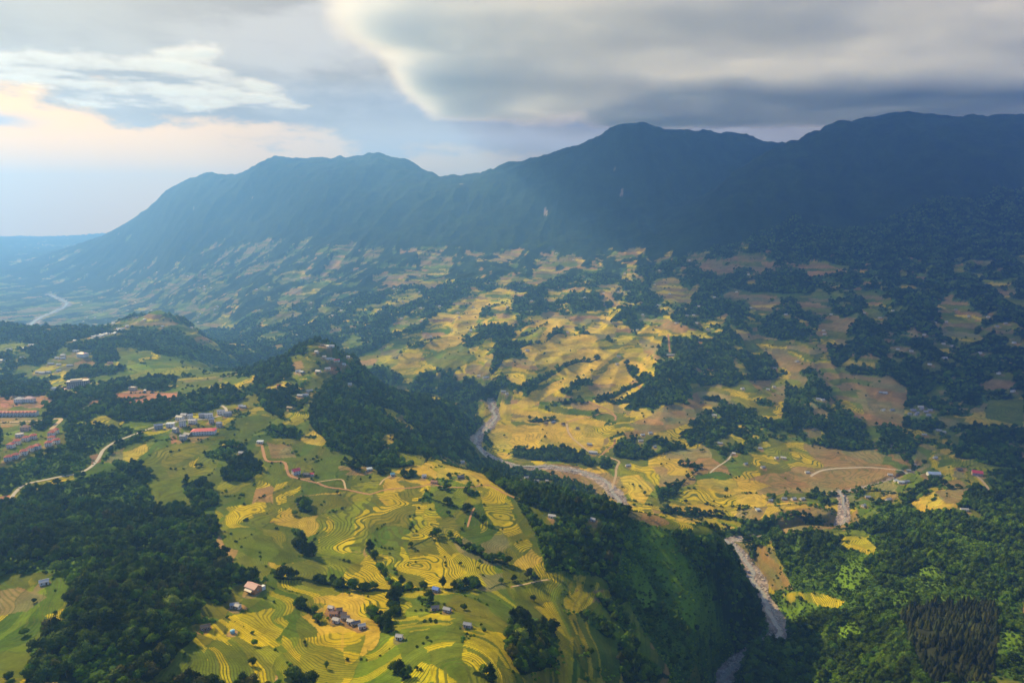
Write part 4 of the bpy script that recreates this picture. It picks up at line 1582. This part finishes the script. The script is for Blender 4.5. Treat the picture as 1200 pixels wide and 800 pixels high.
for key, lab, L, W, H, wall, roof, kind, yaw, cols, fl, cat in (
        ('resort_hall', 'white two storey hall with white hipped roof behind the red terraced row', 15., 11., 7., 'white', 'metal', 'hip', 8, 4, 2, 'house'),
        ('resort_annex', 'white two storey hall with pink hipped roof, right of the white roofed hall', 17., 11., 7., 'white', 'pinkroof', 'hip', 5, 4, 2, 'house'),
        ('gatehouse', 'small white block with flat roof left of the big hotel', 11., 7., 7., 'white', 'paleblue', 'flat', 20, 3, 2, 'house'),
        ('pink_villa', 'pink two storey house above the resort villas', 12., 10., 6.5, 'pink', 'rust', 'hip', 10, 3, 2, 'house'),
        ('white_lodge', 'white flat roofed lodge behind the upper villa row', 11., 8., 4., 'white', 'metal', 'flat', 25, 3, 1, 'house'),
        ('works_house', 'cream building on the orange earth platform', 14., 9., 6.5, 'cream', 'beige', 'flat', -8, 4, 2, 'house'),
        ('works_hut', 'narrow white hut right of the cream building on the orange earth', 4., 4., 5.5, 'white', 'metal', 'shed', 0, 1, 2, 'hut'),
        ('red_school', 'long white building with bright red hipped roof in the roadside village', 38., 15., 6.5, 'white', 'crimson', 'hip', 8, 9, 2, 'school'),
        ('pink_farmhouse', 'farmhouse with steep crimson roof beside the dirt track', 11., 9., 6., 'white', 'crimson', 'gable', 38, 3, 2, 'house'),
        ('orange_house', 'orange and pink farmhouse at the edge of the lower left wood', 14., 9., 5.5, 'orange', 'pinkroof', 'gable', -30, 3, 1, 'house'),
        ('blue_hut', 'hut with vivid blue roof in the hedge under the striped terraces', 6.5, 5.5, 3.2, 'grey', 'blue', 'gable', -22, 2, 1, 'hut'),
        ('white_hut', 'white hut in the green field at the left edge', 7., 5., 3.2, 'white', 'metal', 'gable', 30, 2, 1, 'hut'),
        ('cream_house', 'broad cream house on the wooded ridge above the river', 20., 11., 6., 'cream', 'pinkroof', 'gable', -8, 5, 2, 'house'),
        ('pink_barn', 'barn with bright pink red roof in the side valley at right', 19., 13., 6., 'pink', 'crimson', 'gable', -25, 4, 1, 'barn'),
        ('blue_hall', 'hall with pale blue roof by the stream at right', 26., 12., 5.5, 'white', 'paleblue', 'gable', -6, 5, 1, 'hall'),
        ('road_depot', 'long pale shed where the golden field track meets the road', 22., 9., 4.5, 'white', 'metal', 'gable', -15, 5, 1, 'shed'),
        ('long_shed', 'long pale shed at the foot of the red track on the slope', 32., 10., 5., 'stone', 'metal', 'gable', 8, 5, 1, 'shed'),
        ('pink_lodge', 'large pink roofed lodge on the wooded hill at far left', 26., 16., 10., 'white', 'pinkroof', 'hip', -20, 5, 3, 'lodge')):
    x, y = ONE[key]
    nm = {'red_school': 'school', 'pink_barn': 'barn', 'blue_hall': 'hall', 'road_depot': 'shed', 'long_shed': 'shed', 'works_hut': 'hut', 'blue_hut': 'hut', 'white_hut': 'hut', 'pink_lodge': 'lodge', 'orange_house': 'farmhouse', 'pink_farmhouse': 'farmhouse'}.get(key, 'house')
    t = house(nm, lab, x, y, yaw, L, W, H, wall, roof, kind, None if kind != 'hip' else 3.4, cols, fl, cat=cat)
    if key == 'orange_house':
        part("porch_roof", MB().poly([(-5, -7.5, 3.2), (5, -7.5, 3.2), (5, -4.6, 4.6), (-5, -4.6, 4.6)], .12).mesh("porch_roof", [M_T['beige']]), t)
        part("annex", MB().box(4.2, 7.6, 4.6, 8.5, -2, 4.2).mesh("annex", [M_P['white']]), t)
    if key == 'red_school':
        part("entrance_roof", MB().poly([(-19, -8.4, 6.2), (-9, -8.4, 6.2), (-10, -2.5, 8.6), (-15, -2.5, 8.6)], .15).mesh("entrance_roof", [M_T['beige']]), t)

# the hotel: four storeys of arched bays under a flat roof
x, y = ONE['hotel']
t = empty("hotel", (x, y, float(grid_at(Z, x, y)) + 1.0), math.radians(24))
tag(t, "big four storey hotel of purple brick with flat beige roof on bare ground", "hotel")
part("walls", MB().box(-21, 21, -10, 10, -4, 15).mesh("walls", [M_P['brick']]), t)
part("roof", roof_mesh(42, 20, 15, 'flat', 0).mesh("roof", [M_T['beige']]), t)
part("roof_house", MB().box(-14, 8, -4, 5, 15.25, 18).mesh("roof_house", [M_P['cream']]), t)
part("terrace", MB().box(-30, 30, -18, 14, -6, -.6).mesh("terrace", [M_P['pink']]), t)
for i in range(11):
    cx = -20 + i * 4
    part("pilaster", MB().box(cx - .35, cx + .35, -10.7, -10.0, -.6, 14.4).mesh("pilaster", [M_P['stone']]), t)
    if i < 10:
        for f in range(4):
            part("window", window_mesh(2.2, 2.3), t, (cx + 2, -10.03, 1.9 + f * 3.6))
for i in range(5):
    for f in range(4):
        part("window", window_mesh(2.0, 2.1), t, (-21.03, -8 + i * 4, 1.9 + f * 3.6), -PI / 2)

# round blue water tank in the lower left terraces
x, y = ONE['blue_tank']
zt = float(grid_at(Z, x, y))
m = MB()
n = 20
for (z, r) in ((-.5, 1.9), (2.2, 1.9), (2.25, 1.98), (2.45, 1.98), (2.9, 1.2), (3.05, .35)):
    m.V += [(r * math.cos(i * 2 * PI / n), r * math.sin(i * 2 * PI / n), z) for i in range(n)]
for k in range(5):
    m.F += [(k * n + i, k * n + (i + 1) % n, (k + 1) * n + (i + 1) % n, (k + 1) * n + i) for i in range(n)]
m.F.append(tuple(5 * n + i for i in range(n)))
m.M = [0] * len(m.F)
t = empty("water_tank", (x, y, zt))
tag(t, "round pale blue water tank beside the lower left terraces", "water tank")
part("body", m.mesh("body", [plain("tank_blue", (.22, .50, .68), .4, .1)]), t)
part("lid", MB().box(-.4, .4, -.4, .4, 3.06, 3.2).mesh("lid", [M_P['white']]), t)
#%%END
# ------------------------------------------------------------------ camera
cam = bpy.data.cameras.new("camera")
cam.sensor_width = 36.0
cam.lens = F / 1200.0 * 36.0
cam.clip_start, cam.clip_end = 1.0, 90000.0
co_ = bpy.data.objects.new("camera", cam)
co_.rotation_euler = (PI / 2 - PITCH, 0, 0)
COL.objects.link(co_)
scene.camera = co_

# ------------------------------------------------------------------ daylight
SUN_EL, SUN_AZ = math.radians(34), math.radians(-48)      # azimuth from straight ahead, negative to the left
sd = (math.sin(SUN_AZ) * math.cos(SUN_EL), math.cos(SUN_AZ) * math.cos(SUN_EL), math.sin(SUN_EL))
sl = bpy.data.lights.new("sun", 'SUN')
sl.energy = 5.0
sl.angle = math.radians(0.6)
sl.color = (1, .76, .34)
so = bpy.data.objects.new("sun", sl)
from mathutils import Vector
so.rotation_euler = Vector(sd).to_track_quat('Z', 'Y').to_euler()
so.location = (-2000, 2000, 2000)
COL.objects.link(so)

world = bpy.data.worlds.new("World")
scene.world = world
world.use_nodes = True
wt = world.node_tree
bg = wt.nodes["Background"]
sky = N(wt, "ShaderNodeTexSky", sky_type='NISHITA', sun_disc=False, sun_elevation=SUN_EL, sun_rotation=SUN_AZ % (2 * PI))
tc = N(wt, "ShaderNodeTexCoord")
sx = N(wt, "ShaderNodeSeparateXYZ")
wt.links.new(tc.outputs["Generated"], sx.inputs[0])
DEG = 180 / PI
az = mth(wt, 'MULTIPLY', mth(wt, 'ARCTAN2', sx.outputs[0], sx.outputs[1]), DEG)
el = mth(wt, 'MULTIPLY', mth(wt, 'ARCSINE', sx.outputs[2]), DEG)


def vec3(a, b, c=0.0):
    n = wt.nodes.new("ShaderNodeCombineXYZ")
    for i, v in enumerate((a, b, c)):
        if isinstance(v, (int, float)):
            n.inputs[i].default_value = v
        else:
            wt.links.new(v, n.inputs[i])
    return n.outputs[0]


def blob(a0, e0, wa, we, wig=None):
    """soft patch of sky around azimuth a0 and elevation e0 (degrees)"""
    e_ = el if wig is None else mth(wt, 'ADD', el, wig)
    p = mth(wt, 'POWER', mth(wt, 'DIVIDE', mth(wt, 'SUBTRACT', az, a0), wa), 2.0)
    q_ = mth(wt, 'POWER', mth(wt, 'DIVIDE', mth(wt, 'SUBTRACT', e_, e0), we), 2.0)
    return mth(wt, 'EXPONENT', mth(wt, 'MULTIPLY', mth(wt, 'ADD', p, q_), -1.0))


n_big = noise(wt, vec3(mth(wt, 'MULTIPLY', az, .055), mth(wt, 'MULTIPLY', el, .17), 3.1), 1.0, 6.0, .55)
n_mid = noise(wt, vec3(mth(wt, 'MULTIPLY', az, .16), mth(wt, 'MULTIPLY', el, .42), 7.7), 1.0, 7.0, .58)
n_soft = noise(wt, vec3(mth(wt, 'MULTIPLY', az, .035), mth(wt, 'MULTIPLY', el, .20), 11.0), 1.0, 3.0, .5)
wig = mth(wt, 'MULTIPLY_ADD', n_mid, 7.0, -3.5)
left = mth(wt, 'SUBTRACT', 1.0, ramp(wt, mth(wt, 'ADD', az, mth(wt, 'MULTIPLY', el, 1.2)), -34, 14))
K = 1.0
clear = mixc(wt, left, (7.6, 5.9, 4.0), (16.5, 8.0, .8))
low = mth(wt, 'SUBTRACT', 1.0, ramp(wt, el, -2.0, 6.0))
clear = mixc(wt, mth(wt, 'MULTIPLY', low, .8), clear, (14.5, 6.6, .5))
# cloud layer: thick overhead and to the right, torn open low on the left
cov = mth(wt, 'ADD', ramp(wt, mth(wt, 'ADD', el, mth(wt, 'MULTIPLY', az, .12)), 0.5, 8.5), mth(wt, 'MULTIPLY_ADD', n_mid, 1.5, -.75))
cov = mth(wt, 'ADD', cov, mth(wt, 'MULTIPLY_ADD', n_big, 1.2, -.6))
cov = ramp(wt, cov, .34, .64)
lit = ramp(wt, mth(wt, 'ADD', mth(wt, 'MULTIPLY_ADD', n_big, .6, mth(wt, 'MULTIPLY', n_mid, .4)), mth(wt, 'MULTIPLY_ADD', n_soft, .7, -.35)),   .42, .60)
grey = mixc(wt, lit, mixc(wt, left, (3.9, 3.0, 2.2), (3.6, 2.2, 1.1)), mixc(wt, left, (5.7, 4.8, 4.0), (5.8, 4.0, 2.4)))
warm = mixc(wt, blob(-33, 14.5, 10, 5, wig), grey, (5.4, 4.1, 2.7))
skyc = mixc(wt, cov, clear, warm)
skyc = mixc(wt, mth(wt, 'MULTIPLY', blob(22, 8.6, 34, 1.9, mth(wt, 'MULTIPLY', wig, .45)), .85), skyc, (1.9, 2.6, 4.1))
skyc = mixc(wt, mth(wt, 'MULTIPLY', blob(8, 5.9, 20, 1.3, mth(wt, 'MULTIPLY', wig, .5)), .7), skyc, (6.2, 6.5, 7.2))
skyc = mixc(wt, mth(wt, 'MULTIPLY', blob(-35.5, 6.5, 1.9, .35, mth(wt, 'MULTIPLY', wig, .25)), .75), skyc, (4.0, 4.3, 5.2))
high = mth(wt, 'MAXIMUM', ramp(wt, el, 20, 42), ramp(wt, mth(wt, 'ABSOLUTE', az), 55, 85))
skyc = mixc(wt, mth(wt, 'MULTIPLY', high, .9), skyc, mixc(wt, .3, (.9, 2.0, 4.6), sky.outputs[0]))
wt.links.new(skyc, bg.inputs[0])
bg.inputs[1].default_value = .075
#%%HAZE
hz = bpy.data.meshes.new("haze")
ztop = float(Z.max()) + 60
x0, x1, y0, y1, z0 = -13800, 13800, -400, 13800, -760
hv = [(x, y, z) for z in (z0, ztop) for x, y in ((x0, y0), (x1, y0), (x1, y1), (x0, y1))]
hz.from_pydata(hv, [], [(3, 2, 1, 0), (4, 5, 6, 7), (0, 1, 5, 4), (1, 2, 6, 5), (2, 3, 7, 6), (3, 0, 4, 7)])
hm = bpy.data.materials.new("haze")
hm.use_nodes = True
ht = hm.node_tree
ht.nodes.clear()
ho = N(ht, "ShaderNodeOutputMaterial")
pv = N(ht, "ShaderNodeVolumePrincipled")
pv.inputs["Color"].default_value = (.17, .42, 1.0, 1)
pv.inputs["Density"].default_value = 1.2e-4
pv.inputs["Density Attribute"].default_value = ""
pv.inputs["Color Attribute"].default_value = ""
pv.inputs["Temperature Attribute"].default_value = ""
pv.inputs["Anisotropy"].default_value = .5
ht.links.new(pv.outputs[0], ho.inputs["Volume"])
try:
    hm.cycles.homogeneous_volume = True
except Exception:
    pass
tag(link("haze", hz, hm), kind="stuff")


# thick cloud bank under which the right-hand mountains lie in shade
def cloud_bank(name, x0, x1, y0, y1, z0, z1, dens, seed, col=(1.0, .90, .80), wx_=.12, wy_=.2, sc=1 / 1500., lo=.26, hi=.86):
    me = bpy.data.meshes.new(name)
    hv_ = [(x, y, z) for z in (z0, z1) for x, y in ((x0, y0), (x1, y0), (x1, y1), (x0, y1))]
    me.from_pydata(hv_, [], [(3, 2, 1, 0), (4, 5, 6, 7), (0, 1, 5, 4), (1, 2, 6, 5), (2, 3, 7, 6), (3, 0, 4, 7)])
    m = bpy.data.materials.new(name)
    m.use_nodes = True
    t = m.node_tree
    t.nodes.clear()
    out = N(t, "ShaderNodeOutputMaterial")
    vs_ = N(t, "ShaderNodeVolumeScatter")
    vs_.inputs["Color"].default_value = col + (1,)
    vs_.inputs["Anisotropy"].default_value = .15
    tc_ = N(t, "ShaderNodeTexCoord")
    g = N(t, "ShaderNodeSeparateXYZ")
    t.links.new(tc_.outputs["Generated"], g.inputs[0])
    ms = N(t, "ShaderNodeMapping")
    ms.inputs["Scale"].default_value = (1, 1, 2.2)
    ms.inputs["Location"].default_value = (seed * 1000.0, 0, 0)
    t.links.new(tc_.outputs["Object"], ms.inputs[0])
    n1 = noise(t, ms.outputs[0], sc, 8.0, .66)

    def edge(o_, w):
        return mth(t, 'MINIMUM', mth(t, 'DIVIDE', o_, w), mth(t, 'DIVIDE', mth(t, 'SUBTRACT', 1.0, o_), w))
    e = mth(t, 'MINIMUM', mth(t, 'MINIMUM', edge(g.outputs[0], wx_), edge(g.outputs[1], wy_)), mth(t, 'MULTIPLY', edge(g.outputs[2], .5), 1.0), clamp=True)
    e = mth(t, 'MINIMUM', e, 1.0)
    d = ramp(t, mth(t, 'ADD', mth(t, 'MULTIPLY', n1, 1.25), mth(t, 'MULTIPLY_ADD', e, 1.0, -.85)), lo, hi)
    t.links.new(mth(t, 'MULTIPLY', d, dens), vs_.inputs["Density"])
    t.links.new(vs_.outputs[0], out.inputs["Volume"])
    m.cycles.volume_step_rate = .2
    return tag(link(name, me, m), {1: "broad grey cloud deck covering the upper right of the sky", 2: "darker blue grey cloud band just above the right summits", 5: "thin torn white cloud above the left mountain"}[seed], "cloud", kind="stuff")


cloud_bank("cloud", -1500, 7000, 900, 9800, ztop + 215, ztop + 560, .014, 1, lo=.14, hi=.74)
cloud_bank("cloud", -200, 6500, 4600, 8600, ztop + 15, ztop + 200, .034, 2, (1.0, .82, .62), .25, .33)
cloud_bank("cloud", -5600, -1300, 4300, 9000, ztop + 180, ztop + 460, .013, 5, wx_=.25, wy_=.25, sc=1 / 750., lo=.62, hi=.95)

# ------------------------------------------------------------------ render settings
vs = scene.view_settings
vs.view_transform = 'Standard'
vs.look = 'None'
vs.gamma = 1.0
vs.exposure = 0.95
vs.use_curve_mapping = False
cy = scene.cycles
cy.use_denoising = True
cy.denoiser = 'OPENIMAGEDENOISE'
cy.max_bounces = 9
cy.diffuse_bounces = 2
cy.glossy_bounces = 1
cy.transmission_bounces = 2
cy.transparent_max_bounces = 8
cy.volume_bounces = 8
cy.use_adaptive_sampling = True
cy.adaptive_threshold = .02
